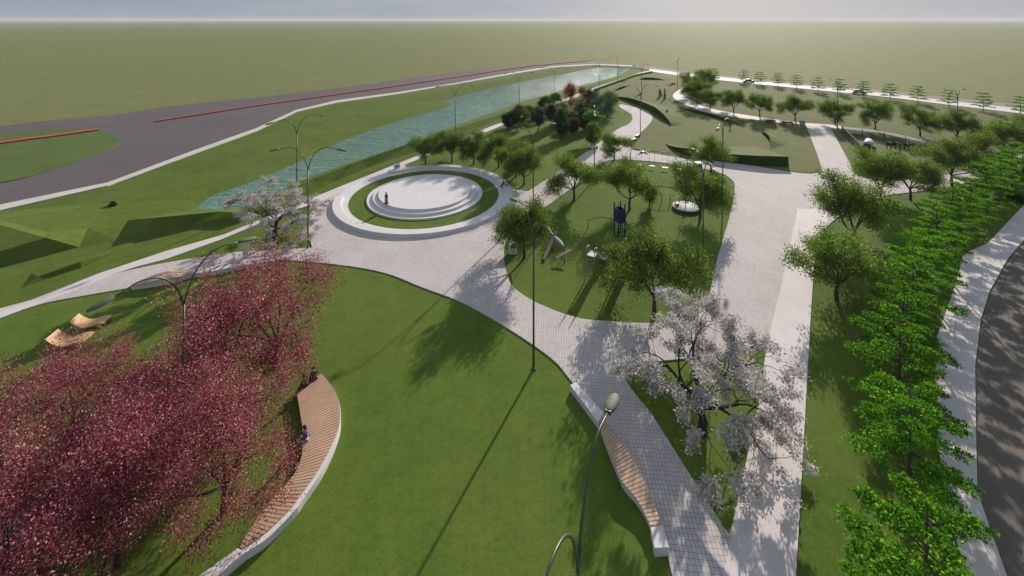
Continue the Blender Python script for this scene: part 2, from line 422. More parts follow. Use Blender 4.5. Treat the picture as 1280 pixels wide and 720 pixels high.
# --- pavers: one sheet with the lawns left open
pav=[(388,257,1),(430,240,1),(480,217,1),(505,207,1),(520,216,1),(600,228,1),(640,237,1),(660,240,1),(690,220.5,1),(742,184),(772,162),(785,156),(790.5,149),(787,142),(774,134),(776,130.5,1),(797,135),(810,140),(815.5,147),(812,155),(800,167),(787,178),(789,186),(796,189),(832,195),(865,200),(915,204),(960,211),(1000,217),(1020,217),(1027,211),(1007,155,1),(1037,158,1),(1062,204,1),(1076,222),(1130,226),(1180,220),(1240,205),(1330,180,1),(1330,200,1),(1240,222),(1175,236),(1135,241.5),(1105,246),(1065,262),(1035,283),(1019,312,1),(1013,403,1),(1001,620,1),(995,720,1),(975,1500,1),(860,1500,1),(840,720,1),(835,700,1),(825,668,1),(800,608,1),(760,540,1),(735,503,1),(712,475),(690,450),(640,415),(580,380.5),(527,360),(490,345),(455,336.5),(400,329.3),(345,325,1),(272,340,1),(244,346,1),(161,361,1),(100,371.5),(60,379),(30,388,1),(40,383,1),(100,360,1),(150,341.5,1),(207,329.5),(287,317),(320,314.5),(390,310.5,1),(385,290,1)]
play=[(752,204.5),(775,200),(830,204),(890,214),(913,224),(918.5,238),(911,275),(895,330),(886,372),(875,385),(850,398),(815,405),(760,402.5),(720,398),(672,380),(642,360),(633,340),(630,318),(634,300),(657,275),(687,256),(715,235),(730,221)]
tri=[(780,470),(812,455),(860,449),(913,441),(959,428,1),(949,503,1),(924,620,1),(912,672,1),(878,620,1),(815,520,1)]
PZ=.10
pav_w=W(pav,n=6); play_w=W(play,n=6); tri_w=W(tri,n=6)
flat('plaza_paving',pav_w,PZ,M['pavers'],[play_w,tri_w],skirt=0)
flat('white_walk',W(C([(997,262),(1035,262),(1033,284),(1019,311),(1013,403),(1001,620),(995,720),(985,1500),(855,1500),(905,720),(924,620),(949,503),(959,428),(976,362)])),PZ+.005,M['concrete'],skirt=0)
flat('corner_paving',W(C([(-400,655),(0,650),(36,652),(32,690),(15,720),(-20,800),(-700,800)])),PZ,M['pavers'],skirt=0)
# footway behind the hilly lawn
foot=[(857,111,1),(851,117),(866,127),(880,133.5),(910,140.5),(960,148.3),(1002,154,1),(1037,156,1),(1100,164.6),(1180,180,1),(1300,206,1),(1300,211,1),(1178,183.5,1),(1100,167),(1037,160,1),(1005,157,1),(960,152),(890,142.3),(865,134.3),(847,126.3),(841,119),(852,110.3,1)]
flat('curved_footway',W(foot,n=5),PZ+.004,M['concrete'],skirt=0)
flat('footway_link',W(C([(852,110.3),(857,111),(872,99.5),(866,99)])),PZ+.001,M['concrete'],skirt=0)

# --- right: sidewalk, strip, near road
swl=[(1400,205),(1280,257),(1235,305),(1204,319),(1198,345),(1185,385),(1171,422),(1168,480),(1174,560),(1179,631),(1210,720),(1330,1100)]
swr=[(1500,222),(1280,301),(1261,322),(1237,365),(1226,400),(1219,458),(1220,540),(1222,618),(1258,720),(1420,1100)]
flat('right_sidewalk',W(C(swl+swr[::-1])),.115,M['concrete'],skirt=0)
rl=[(1500,223),(1281,302.5),(1262.5,323),(1239,366),(1227.5,400),(1219.8,458),(1220.6,540),(1223,618),(1260,720),(1424,1100)]
flat('near_road',W(C(rl+[(4000,1100),(4000,270),(1700,215)])),.045,M['asphalt_near'])

# ------------------------------------------------------------------ ring plaza
RC=Vector((-12.75,65.9,0))
def ring_obj(name, r0,r1,z0,z1,a0,a1,mat,parent=None,n=120,bev=.02):
    b=MB(); full=abs(a1-a0-360)<.01
    prof=[(r0,z0),(r0,z1),(r1,z1),(r1,z0)]
    b.lathe(prof+[(r0,z0)],n,tuple(RC) if parent is None else (0,0,0),R(a0),R(a1),False)
    if not full:
        for a in (a0,a1):
            c,s=math.cos(R(a)),math.sin(R(a)); q=RC if parent is None else Vector((0,0,0))
            b.add([(q.x+r*c,q.y+r*s,z) for r,z in prof],[(0,1,2,3)])
    return b.build(name,mat,parent,bev)
ring_obj('ring_walk_paving',10.75,12.9,0,.12,0,360,M['white'])['kind']='structure'
ring_obj('ring_grass',8.0,10.78,0,.125,0,360,M['lawn'],bev=0)['kind']='structure'
stg=empty('circular_stage',RC,label='low round white stage with stepped edge in the middle of the ring plaza',cat='stage')
for r0,r1,z0,z1 in ((0.01,8.35,0,.32),(0.01,7.5,.32,.60),(0.01,6.75,.60,.88)):
    ring_obj('step_tier',r0,r1,z0,z1,0,360,M['white'],stg)
w1=ring_obj('seat_wall',11.75,12.85,0,.5,186,372,M['white'])
tag(w1,'long low white curved seat wall round the front of the ring plaza','seat wall')
w2=ring_obj('seat_wall',11.65,12.75,0,.5,12.4,131,M['white'])
tag(w2,'white curved seat wall along the far side of the ring plaza','seat wall')

# ------------------------------------------------------------------ turf mounds of the far lawn
def mound(name, pts, back=5.0):
    base=[];top=[];bk=[]
    px=smooth_px([(a,b) for a,b,_ in pts],False,5)
    hs=[]
    for i in range(len(pts)-1):
        for k in range(5): t=k/5; hs.append(pts[i][2]*(1-t)+pts[i+1][2]*t)
    hs.append(pts[-1][2])
    w=[P(x,y) for x,y in px]
    for i,p in enumerate(w):
        t=(w[min(i+1,len(w)-1)]-w[max(i-1,0)]).normalized(); n=Vector((-t.y,t.x,0))
        h=hs[i]/(F/p.y)      # heights given in survey pixels
        base.append((p.x,p.y,0)); q=p+n*.08*h; top.append((q.x,q.y,h)); r=p+n*(.3+back*h); bk.append((r.x,r.y,.0))
    m=len(base); vs=base+top+bk; fs=[]
    for i in range(m-1):
        fs.append((i,i+1,m+i+1,m+i)); fs.append((m+i,m+i+1,2*m+i+1,2*m+i))
    fs+= [(0,m,2*m),(m-1,3*m-1,2*m-1)]
    b=MB(); b.add(vs,fs); o=b.build(name,M['hazelawn']); o['kind']='structure'; o.data.materials.append(M['faceshade'])
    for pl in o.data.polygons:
        if abs(pl.normal.z)<.35 and pl.area>.0: pl.material_index=1  # upright faces get the grass with shade in its colour
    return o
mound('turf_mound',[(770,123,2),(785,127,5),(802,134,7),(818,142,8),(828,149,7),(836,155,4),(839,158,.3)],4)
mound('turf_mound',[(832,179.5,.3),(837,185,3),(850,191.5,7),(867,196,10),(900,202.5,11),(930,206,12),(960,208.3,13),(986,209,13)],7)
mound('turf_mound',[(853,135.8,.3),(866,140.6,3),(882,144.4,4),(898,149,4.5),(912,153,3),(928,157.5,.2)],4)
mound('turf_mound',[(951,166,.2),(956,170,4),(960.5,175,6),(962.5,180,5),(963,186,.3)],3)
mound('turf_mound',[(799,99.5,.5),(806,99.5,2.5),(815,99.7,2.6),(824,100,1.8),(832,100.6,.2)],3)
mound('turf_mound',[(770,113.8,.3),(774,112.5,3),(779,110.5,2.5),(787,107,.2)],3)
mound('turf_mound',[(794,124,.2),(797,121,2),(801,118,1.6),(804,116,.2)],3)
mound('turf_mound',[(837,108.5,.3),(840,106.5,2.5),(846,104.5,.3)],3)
hd=ribbon('low_hedge',[(744,113.5),(775,102),(795,95.2),(815,91)],.9,0,.75,M['lawn'],kind=None)
tag(hd,'low dark clipped hedge along the river edge of the promenade at its far end','hedge')
hb=ribbon('clipped_hedge',[(1268,252),(1300,252),(1360,250)],2.2,0,1.5,M['darkg'],kind=None)
tag(hb,'dark clipped hedge block at the right edge beyond the tiered trees','hedge')

# ------------------------------------------------------------------ trees
def np_mesh(name, V, Fq, mat):
    me=bpy.data.meshes.new(name); nv=len(V); nf=len(Fq)
    me.vertices.add(nv); me.vertices.foreach_set('co',V.astype(np.float32).ravel())
    me.loops.add(nf*4); me.loops.foreach_set('vertex_index',Fq.astype(np.int32).ravel())
    me.polygons.add(nf); me.polygons.foreach_set('loop_start',np.arange(0,nf*4,4,dtype=np.int32)); me.polygons.foreach_set('loop_total',np.full(nf,4,dtype=np.int32))
    me.update(calc_edges=True); me.validate(); me.materials.append(mat); return me
def leaf_mesh(name, pts, size, rng, mat, upbias=.5, aspect=.6, fold=.15):
    n=len(pts); pts=np.asarray(pts)
    nrm=rng.normal(size=(n,3)); nrm[:,2]=np.abs(nrm[:,2])+upbias*1.5; nrm/=np.linalg.norm(nrm,axis=1)[:,None]
    a=rng.normal(size=(n,3)); u=np.cross(nrm,a); u/=np.linalg.norm(u,axis=1)[:,None]; w=np.cross(nrm,u)
    s=(size*rng.uniform(.65,1.35,n))[:,None]
    # pointed leaf: tip, side, base, side
    v=np.stack([pts+u*s*.5, pts+w*s*.5*aspect+nrm*s*fold, pts-u*s*.5, pts-w*s*.5*aspect+nrm*s*fold],1).reshape(-1,3)
    f=np.arange(n*4).reshape(n,4)
    return np_mesh(name,v,f,mat)
def limb_mesh(segs, mat, n=6):
    b=MB()
    for pts,rad in segs: b.tube(pts,rad,n,caps=False)
    me=bpy.data.meshes.new('trunk'); me.from_pydata(b.v,[],b.f); me.polygons.foreach_set('use_smooth',[True]*len(b.f)); me.update(); me.materials.append(mat); return me
def rvec(rng,s=1): return Vector(rng.normal(size=3)*s)
def perp_dir(rng, d, ang, az):
    d=d.normalized(); a=Vector((0,0,1)) if abs(d.z)<.9 else Vector((1,0,0))
    u=d.cross(a).normalized(); w=d.cross(u)
    return (d*math.cos(ang)+(u*math.cos(az)+w*math.sin(az))*math.sin(ang)).normalized()
def grow(rng, p, d, ln, r, depth, spec, segs, tips):
    k=4; pts=[p.copy()]; rad=[r]; q=p.copy()
    for i in range(k):
        d=(d+rvec(rng,spec['wander'])+Vector((0,0,spec.get('up',0)))).normalized()
        q=q+d*ln/k; pts.append(q.copy()); rad.append(r*(1-.45*(i+1)/k))
        if depth<=spec.get('leafdepth',1): tips.append((q.copy(),d.copy(),depth))
    segs.append((pts,rad))
    if depth==0: return
    nb=spec['kids'][depth] if isinstance(spec['kids'],dict) else spec['kids']
    az0=rng.uniform(0,2*PI)
    for j in range(nb):
        dd=perp_dir(rng,d,R(rng.uniform(*spec['ang'])),az0+2*PI*j/nb+rng.uniform(-.4,.4))
        st=pts[-1] if j<2 else pts[2]
        grow(rng,st,dd,ln*rng.uniform(*spec['ratio']),rad[-1]*.75 if j<2 else rad[2]*.55,depth-1,spec,segs,tips)
def tree_proto(kind, seed, leafmat, nl, leaf, barkm='bark', **o):
    rng=np.random.default_rng(seed); segs=[];tips=[]
    if kind=='round':
        h=1.7; tr=[Vector((0,0,-.1)),Vector((.05,.03,h*.5)),Vector((rng.uniform(-.12,.12),rng.uniform(-.12,.12),h))]
        segs.append((tr,[.22,.16,.14]))
        spec=dict(wander=.13,up=.035,kids={3:3,2:3,1:3,0:0},ang=(22,48),ratio=(.62,.85),leafdepth=1)
        nb=5; az=rng.uniform(0,6)
        for j in range(nb):
            a=R(rng.uniform(34,62)) if j<4 else R(8)
            grow(rng,tr[-1]-Vector((0,0,rng.uniform(0,.35))),Vector((math.sin(a)*math.cos(az+j*2*PI/4),math.sin(a)*math.sin(az+j*2*PI/4),math.cos(a))),rng.uniform(1.7,2.3),.10,3,spec,segs,tips)
        rad=.40; flatn=.72
    elif kind=='pink':
        h=1.4; tr=[Vector((0,0,-.1)),Vector((.06,-.04,h*.5)),Vector((.1,.05,h))]
        segs.append((tr,[.17,.13,.12]))
        spec=dict(wander=.12,up=-.01,kids={3:3,2:3,1:3,0:0},ang=(18,42),ratio=(.66,.9),leafdepth=1)
        nb=6; az=rng.uniform(0,6)
        for j in range(nb):
            a=R(rng.uniform(28,64)) if j<5 else R(6)
            grow(rng,tr[-1],Vector((math.sin(a)*math.cos(az+j*2*PI/5),math.sin(a)*math.sin(az+j*2*PI/5),math.cos(a))),rng.uniform(1.8,2.4),.085,3,spec,segs,tips)
        rad=.36; flatn=.8
    elif kind=='white':
        tr=[Vector((0,0,-.1)),Vector((.15,0,.8)),Vector((.0,.1,1.7)),Vector((-.15,.05,2.5))]
        segs.append((tr,[.30,.24,.22,.19]))
        spec=dict(wander=.16,up=-.02,kids={3:3,2:3,1:2,0:0},ang=(20,50),ratio=(.6,.82),leafdepth=0)
        az=rng.uniform(0,6)
        for j in range(9):
            a=R([72,76,66,74,78,52,40,18,60][j]); st=tr[2] if j<4 else tr[3]
            grow(rng,st,Vector((math.sin(a)*math.cos(az+j*2.4),math.sin(a)*math.sin(az+j*2.4),math.cos(a))),rng.uniform(2.2,2.9),.12,3,spec,segs,tips)
        rad=.20; flatn=.40
    elif kind=='tier':
        ht=o.get('ht',6.5); tr=[Vector((0,0,-.1)),Vector((.04,0,ht*.35)),Vector((-.05,.05,ht*.7)),Vector((0,0,ht))]
        segs.append((tr,[.13,.10,.07,.03])); z=1.5
        while z<ht-.2:
            t=(z-1.5)/(ht-1.5); ln=o.get('w',3.5)*(1-.62*t**1.4); nb=5 if z<3.4 else 4; az=rng.uniform(0,6)
            for j in range(nb):
                a=az+j*2*PI/nb+rng.uniform(-.25,.25); d=Vector((math.cos(a),math.sin(a),rng.uniform(.05,.18))); l=ln*rng.uniform(.8,1.1)
                pts=[Vector((0,0,z))]; q=pts[0].copy()
                for k in range(6):
                    d=(d+Vector((*rng.normal(size=2)*.10,-.015))).normalized(); q=q+d*l/6; pts.append(q.copy())
                    if k>=1:
                        for s in (-1,1):
                            sd=perp_dir(rng,Vector((d.x,d.y,0)),R(50)*s,PI/2*0); sd=Vector((d.x*math.cos(s*.9)-d.y*math.sin(s*.9), d.x*math.sin(s*.9)+d.y*math.cos(s*.9),.05)); sl=l*.26*(1.15-.1*k)
                            e=q+sd*sl; segs.append(([q.copy(),e],[.012,.006])); tips.append((q+sd*sl*.55,sd,0)); tips.append((e,sd,0))
                        tips.append((q.copy(),d,0))
                segs.append((pts,[.045,.04,.035,.03,.022,.015,.008]))
            z+=rng.uniform(.95,1.2)
        rad=.15; flatn=.32
    T=np.array([t[0] for t in tips]); 
    # even shares with clumpiness
    w=rng.uniform(.25,1.0,len(T))**(1.5 if kind!='white' else 2.2); w/=w.sum(); idx=rng.choice(len(T),nl,p=w)
    off=rng.normal(size=(nl,3))*rad*np.array([1,1,flatn])
    pts=T[idx]+off
    pts=pts[pts[:,2]>.9]
    me_t=limb_mesh(segs,M[barkm]); me_l=leaf_mesh('crown',pts,leaf,rng,M[leafmat],o.get('upb',.35),o.get('asp',.62))
    return me_t,me_l
def tree(name, protos, loc, sc, rz, label, group=None, crown='crown', cat='tree'):
    t,l=protos; e=empty(name,loc,rz,label=label,cat=cat,group=group); e.scale=(sc,)*3 if not hasattr(sc,'__len__') else sc
    link('trunk',t,e); link(crown,l,e); return e

round_=[tree_proto('round',s,'leaf',21000,.18) for s in (1,2,3,4)]
tier_=[tree_proto('tier',s,'bright',17000,.14,asp=.8,upb=.4,w=3.5) for s in (11,12,13)]
pink_=[tree_proto('pink',s,'pink',33000,.078,'darkbark',asp=.9) for s in (21,22,23,24)]
white_=[tree_proto('white',s,'blossom',36000,.115,'darkbark',asp=.9) for s in (31,32)]

ROW='small round trees in a row behind the ring plaza'
ordn=['leftmost','second from left','third from left','fourth from left','fifth from left','sixth from left','seventh from left','eighth from left','ninth from left','tenth from left','eleventh from left','rightmost']
rt=random.Random(5)
for i,(x,y,s) in enumerate([(532,205,.80),(565,203,.82),(592,205,.84),(623,209.5,.84),(645,221,.86),(655,231,.84)]):
    tree('park_tree',round_[i%4],P(x,y,.02),s,rt.uniform(0,6),'small round tree behind the ring seat wall, %s'%('rightmost' if i==5 else ordn[i]),ROW)
for x,y,s,v,l in [(717.5,250,.98,0,'spreading green tree beside the diagonal path, at the upper left of the play lawn'),
                  (787,262,.92,1,'green tree on the play lawn right behind the blue climbing tower'),
                  (875,270,.98,2,'green tree shading the white roundabout on the play lawn'),
                  (818,391,1.0,3,'largest green tree on the play lawn, at its front edge right of the slides'),
                  (655,323,.88,1,'green tree at the left corner of the play lawn beside the white bin'),
                  (768,200,.78,0,'round green tree at the bend of the path left of the swing set'),
                  (889,215,.86,3,'green tree at the far right corner of the play lawn beside the avenue'),
                  (1046,375,.98,2,'green tree at the white walk edge, nearer of the pair right of the avenue'),
                  (1068,308,1.12,1,'broad green tree beside the avenue, farther of the pair right of the white walk')]:
    tree('park_tree',round_[v],P(x,y,.02),s,rt.uniform(0,6),l,'round green park trees')
G2='round green trees along the paved path below the dog run'
for i,(x,y,s) in enumerate([(1101,250,1.0),(1138,250,.98),(1190,233,1.05),(1222,212,1.0),(1255,200,1.05),(1290,190,1.0)]):
    tree('park_tree',round_[(i+1)%4],P(x,y,.02),s,rt.uniform(0,6),'round tree along the path below the dog run, %s'%(['leftmost','second from left','third from left','fourth from left','fifth from left','rightmost'][i]),G2)
G3='round green trees lined along the curved footway'
for i,(x,y,s) in enumerate([(888,136,.90),(917,141,.92),(949.6,146,.94),(994,151.5,.94),(1044,156.5,.98),(1094,162,1.0),(1150,170.5,1.02),(1197,182,1.05)]):
    tree('park_tree',round_[i%4],P(x,y,.02),s,rt.uniform(0,6),'round tree behind the curved footway, %s in its row'%(ordn[i] if i<7 else 'rightmost'),G3)
for x,y,s,v,l in [(872,130,1.15,0,'tall green tree at the bend of the curved footway, front of the clump'),(866,119,1.15,2,'tall green tree in the clump at the footway bend, left one behind'),(880,116,1.2,1,'tall green tree in the clump at the footway bend, right one behind')]:
    tree('park_tree',round_[v],P(x,y,.02),s,rt.uniform(0,6),l,'tall trees at the footway bend')
G4='small tiered street trees along the far street'
fs_=[(893,101),(930,103.7),(950,106),(972.5,108),(996,111),(1022.5,114.7),(1050,117.3),(1079.6,120.3),(1112.5,124.6),(1147.5,128.3),(1186.5,133.7),(1229,138.6),(1275.5,144)]
nm=['first','second','third','fourth','fifth','sixth','seventh','eighth','ninth','tenth','eleventh','twelfth','thirteenth']
for i,(x,y) in enumerate(fs_):
    tree('tiered_tree',tier_[i%3],P(x,y-.4,.17),(.68,.68,.82),rt.uniform(0,6),'small tiered tree, %s from the left along the far street'%nm[i],G4)
G5='large tiered bright green trees along the right sidewalk'
nt_=[(1160,850,.95),(1138,625,.93),(1124,525,.90),(1130,462,.90),(1141,408,.90),(1156,367,.92),(1171,333,.92),(1191,306,.92),(1213,284,.92),(1233,266,.92),(1250,251,.92),(1265,238,.92),(1279,228,.92)]
for i,(x,y,s) in enumerate(nt_):
    s=s*[1,.93,1.06,.97,1.03,.9,1.05,1,.94,1.04,.98,1,1][i]; tree('tiered_tree',tier_[(i*2+1)%3],P(x,y,.02),(s*.90,s*.90,s*1.12),rt.uniform(0,6),'large tiered tree beside the right sidewalk, %s from the front'%nm[i],G5)
G6='deep pink blossom trees left of the lawn'
for i,(x,y,s,l) in enumerate([(279,642,.92,'deep pink blossom tree whose forked trunk stands nearest the curved bench'),
    (146,708,.98,'deep pink blossom tree near the lower left corner with its slim trunk showing'),
    (93,540,.80,'smaller pink blossom tree just below the wooden loungers'),
    (345,458,1.10,'tall pink blossom tree at the upper right of the pink grove, thin towards the lawn'),
    (210,600,.98,'pink blossom tree in the middle of the grove in front of the lamp post'),
    (275,500,1.12,'dense dark pink blossom tree behind the lamp post'),
    (40,660,.95,'pink blossom tree at the left edge of the photo'),
    (10,800,1.0,'pink blossom tree over the paving in the lower left corner')]):
    tree('blossom_tree',pink_[i%4],P(x,y,.02),(s,s,s*1.1),rt.uniform(0,6),l,G6,'blossom')
tree('blossom_tree',white_[0],P(877,543,.02),(1.04,1.04,.96),R(20),'white blossom tree with dark spreading limbs between the paver path and the white walk',crown='blossom')
tree('blossom_tree',white_[1],P(344,304,.02),.98,R(200),'white blossom tree on the grass wedge left of the ring plaza',crown='blossom')

# grove of mixed small trees
def shrub_proto(seed, mat, nl, leaf, hgt, wid, trunk, shape='oval', barkm='bark'):
    rng=np.random.default_rng(seed)
    nc=int(54); 
    a=rng.uniform(0,2*PI,nc); t=rng.uniform(0,1,nc); ch=hgt-trunk
    if shape=='cone': rr=(1-t*.92)*wid/2
    elif shape=='column': rr=np.sqrt(np.clip(1-(2*t-1)**4,0.05,1))*wid/2
    else: rr=np.sqrt(np.clip(1-(2*t-1)**2,0.05,1))*wid/2
    rr=rr*np.sqrt(rng.uniform(.05,1.0,nc))
    cen=np.stack([np.cos(a)*rr,np.sin(a)*rr,trunk+t*ch],1)
    idx=rng.integers(0,nc,nl); pts=cen[idx]+rng.normal(size=(nl,3))*np.array([wid,wid,ch])*.085
    pts=pts[pts[:,2]>.1]
    segs=[([Vector((0,0,-.1)),Vector((0,0,trunk*.6+.1)),Vector((.03,.02,trunk+ch*.6))],[.11,.09,.03])]
    for k in range(0,nc,5): segs.append(([Vector((0,0,trunk+.2*ch*t[k])),Vector(cen[k])],[.035,.01]))
    return limb_mesh(segs,M[barkm]), leaf_mesh('crown',pts,leaf,rng,M[mat],.3,.7)
GG='mixed small trees in the grove between promenade and lawn'
grove=[(637,160,'darkg',3.4,3.6,.6,'oval','dark green small tree, leftmost of the grove'),
 (650,159,'olive',5.0,4.2,1.6,'oval','brownish small tree with dark trunk, second from left in the grove'),
 (673,164,'teal',5.4,3.3,1.8,'oval','blue green small tree in the left part of the grove'),
 (660,150,'lime',3.6,3.6,.8,'oval','olive leaved small tree behind the brownish one in the grove'),
 (694,131,'lime',3.4,3.6,.8,'oval','bright green round tree behind the left part of the grove'),
 (682,146,'darkg',5.0,5.0,.8,'oval','broad dark green tree in the back left of the grove'),
 (689,161,'mauve',5.4,2.8,2.2,'oval','brown leaved tree on a dark trunk in the middle of the grove'),
 (702,154,'pale',5.2,4.4,1.0,'oval','pale whitish green tree in the middle of the grove'),
 (702,173,'darkg',6.0,3.6,1.2,'oval','pointed dark green tree at the front of the grove'),
 (713,134,'rust',6.6,3.6,.3,'column','rust orange columnar tree, left of the two autumn coloured trees'),
 (730,136,'redbr',5.8,4.0,.3,'column','red brown columnar tree, right of the two autumn coloured trees'),
 (741,138,'teal',6.4,4.0,1.0,'oval','blue green tree right behind the red brown columnar tree'),
 (755,149,'teal',5.8,6.4,.2,'oval','largest round dark blue green tree at the right end of the grove'),
 (762,134,'olive',4.6,5.0,.6,'oval','olive green tree behind the largest round tree of the grove'),
 (725,150,'teal',4.2,4.2,.4,'oval','mid green bushy tree below the red brown columnar tree'),
 (742,173,'lime',5.8,3.9,3.9,'oval','bright green flat topped tree at the right front of the grove'),
 (716.5,169,'mauve',3.5,2.8,.9,'oval','small red brown tree beside the pointed dark green tree'),
 (740,182,'yellowg',4.4,3.4,.8,'oval','yellow green tree at the very front of the grove'),
 (714,160,'olive',4.0,3.6,.8,'oval','dull brown green tree between the pale tree and the red brown small tree'),
 (731,163,'darkg',4.4,3.4,.8,'oval','dark green tree behind the bright flat topped tree of the grove')]
for i,(x,y,m,h,w,tr,shp,l) in enumerate(grove):
    tree('grove_tree',shrub_proto(100+i,m,6500,.22,h,w,tr,shp),P(x,y,.02),1,rt.uniform(0,6),l,GG)
for i,(x,y,h,w,l) in enumerate([(825,121.5,2.6,1.5,'small dark conical shrub on the far lawn, left of the pair'),(831,124,3.2,1.1,'slim dark conical shrub on the far lawn, right of the pair')]):
    tree('conical_shrub',shrub_proto(200+i,'darkg',1500,.14,h,w,.1,'cone'),P(x,y,.02),1,0,l,'conical shrubs on the far lawn',cat='shrub')
tree('young_tree',shrub_proto(210,'darkg',1800,.14,2.6,1.3,.6,'column'),P(812,257,.02),1,0,'small dark sapling standing on the play lawn between two trees',cat='sapling')
tree('low_shrub',shrub_proto(211,'darkg',900,.12,.7,.9,.05,'oval'),P(141,258.5,.3),1,0,'lone small dark shrub on the grassy river bank',cat='shrub')

# ------------------------------------------------------------------ street lamps
def bez(a,b,c,d,n=14):
    return [a*(1-t)**3+b*3*t*(1-t)**2+c*3*t*t*(1-t)+d*t**3 for t in [i/n for i in range(n+1)]]
def make_lamp():
    e=empty('street_lamp',cat='street lamp')
    MB().lathe([(0,0),(.20,0),(.20,.03),(.12,.05),(.11,.35),(.095,.4)],14).build('base',M['pole'],e)
    MB().tube([(0,0,.3),(0,0,4),(0,0,9.0)],[.085,.075,.062],12).build('pole',M['pole'],e)
    for s in (1,-1):
        pts=bez(Vector((0,0,8.9)),Vector((s*.25,0,10.4)),Vector((s*1.0,0,11.55)),Vector((s*2.3,0,11.5)))+[Vector((s*2.9,0,11.36)),Vector((s*3.35,0,11.26))]
        arm=MB().tube(pts,[.055-.018*i/(len(pts)-1) for i in range(len(pts))],10).build('arm',M['pole'],e)
        rot=Matrix.Rotation(s*R(9),3,'Y')
        b=MB(); c=Vector((s*3.85,0,11.2))
        # teardrop shell
        prof=[]; nseg=14
        sec=[(-.60,.09,.06),(-.48,.17,.10),(-.2,.235,.13),(.15,.245,.13),(.42,.18,.10),(.58,.08,.05)]
        rings=[]
        for (xx,wy,hz) in sec:
            rings.append([c+rot@Vector((s*xx, wy*math.cos(2*PI*k/nseg), hz*max(-.35,math.sin(2*PI*k/nseg)))) for k in range(nseg)])
        vs=[v for r_ in rings for v in r_]; fs=[]
        for i in range(len(rings)-1):
            for k in range(nseg): fs.append((i*nseg+k,i*nseg+(k+1)%nseg,(i+1)*nseg+(k+1)%nseg,(i+1)*nseg+k))
        fs+=[tuple(range(nseg)),tuple(range((len(rings)-1)*nseg,len(rings)*nseg))]
        b.add(vs,fs,True); hd=b.build('lamp_head',M['head'],e)
        MB().ball(c+rot@Vector((s*.08,0,-.05)),(.40,.19,.05),14,6,rot).build('lens',M['lens'],hd)
        MB().box(c+rot@Vector((-s*.52,0,0)),(.20,.24,.13),M=rot).build('neck',M['pole'],hd,.02)
    return e
lamp0=make_lamp()
CH[lamp0.name]=kids(lamp0)
for h_ in kids(lamp0): CH[h_.name]=kids(h_)
# fixed table of children for copies (ends the lookup above)
lamps=[(2.05,13.8,62,'street lamp standing nearest, cut by the bottom edge beside the wavy bench'),
 (-19.6,26.6,62,'street lamp rising through the pink blossom trees on the left'),
 (P(667,462).x,P(667,462).y,-67,'street lamp on the lawn edge at the middle of the photo, casting a long shadow'),
 (P(385,311).x,P(385,311).y,0,'street lamp beside the ring plaza and the white blossom tree'),
 (P(371,243).x,P(371,243).y,50,'street lamp on the promenade edge behind the white blossom tree'),
 (P(666.5,262).x,P(666.5,262).y,40,'street lamp beside the diagonal path right of the ring plaza'),
 (P(879,332).x,P(879,332).y,84,'tall street lamp on the play lawn, in front of the roundabout'),
 (P(903.5,253).x,P(903.5,253).y,55,'street lamp at the far right of the play lawn'),
 (P(800.5,170).x,P(800.5,170).y,10,'street lamp beside the curved paved path above the swing set'),
 (P(802,124).x,P(802,124).y,40,'street lamp on the far lawn, straight behind the one at the curved path'),
 (P(847,111).x,P(847,111).y,60,'far street lamp left of the clump of tall trees'),
 (P(749,113.5).x,P(749,113.5).y,15,'far street lamp on the promenade beside the river, right of the grove'),
 (P(772,103.6).x,P(772,103.6).y,30,'farthest street lamp near the river end'),
 (P(693.5,130).x,P(693.5,130).y,0,'street lamp between river and grove, left of the rust coloured tree'),
 (P(649,142).x,P(649,142).y,10,'street lamp at the river bank behind the left end of the grove'),
 (P(569,171).x,P(569,171).y,10,'street lamp at the river bank behind the row of small round trees'),
 (P(743,224).x,P(743,224).y,80,'street lamp on the diagonal path in front of the grove'),
 (P(1047,161).x,P(1047,161).y,75,'street lamp where the avenue meets the curved footway'),
 (P(1197,181).x,P(1197,181).y,30,'street lamp at the right among the trees along the footway')]
for i,(x,y,a,l) in enumerate(lamps):
    if i==0: lamp0.location=(x,y,.02); lamp0.rotation_euler=(0,0,R(a)); lamp0['label']=l; lamp0['group']='two armed street lamps of the park'
    else: copy_tree(lamp0,(x,y,.02),R(a),label=l)

# ------------------------------------------------------------------ benches
def slab_strip(name, Lp, Rp, z0, ztop, mat, parent, bevel=.015):
    """closed strip between two edge lines; ztop = list of heights"""
    b=MB(); m=len(Lp); vs=[]
    for i in range(m):
        zt=ztop[i] if hasattr(ztop,'__len__') else ztop; zb=z0[i] if hasattr(z0,'__len__') else z0
        vs+=[(Lp[i][0],Lp[i][1],zb),(Lp[i][0],Lp[i][1],zt),(Rp[i][0],Rp[i][1],zt),(Rp[i][0],Rp[i][1],zb)]
    fs=[]
    for i in range(m-1):
        for k in range(4): fs.append((i*4+k,i*4+(k+1)%4,(i+1)*4+(k+1)%4,(i+1)*4+k))
    fs+=[(0,1,2,3),(4*m-1,4*m-2,4*m-3,4*m-4)]
    b.add(vs,fs); return b.build(name,mat,parent,bevel)
def resample(pts,n):
    pts=[Vector((p[0],p[1],0)) for p in pts]; ds=[0]
    for a,b in zip(pts,pts[1:]): ds.append(ds[-1]+(b-a).length)
    out=[]
    for i in range(n):
        t=ds[-1]*i/(n-1); j=0
        while j<len(ds)-2 and ds[j+1]<t: j+=1
        u=(t-ds[j])/max(1e-6,ds[j+1]-ds[j]); out.append(pts[j].lerp(pts[j+1],u))
    return out
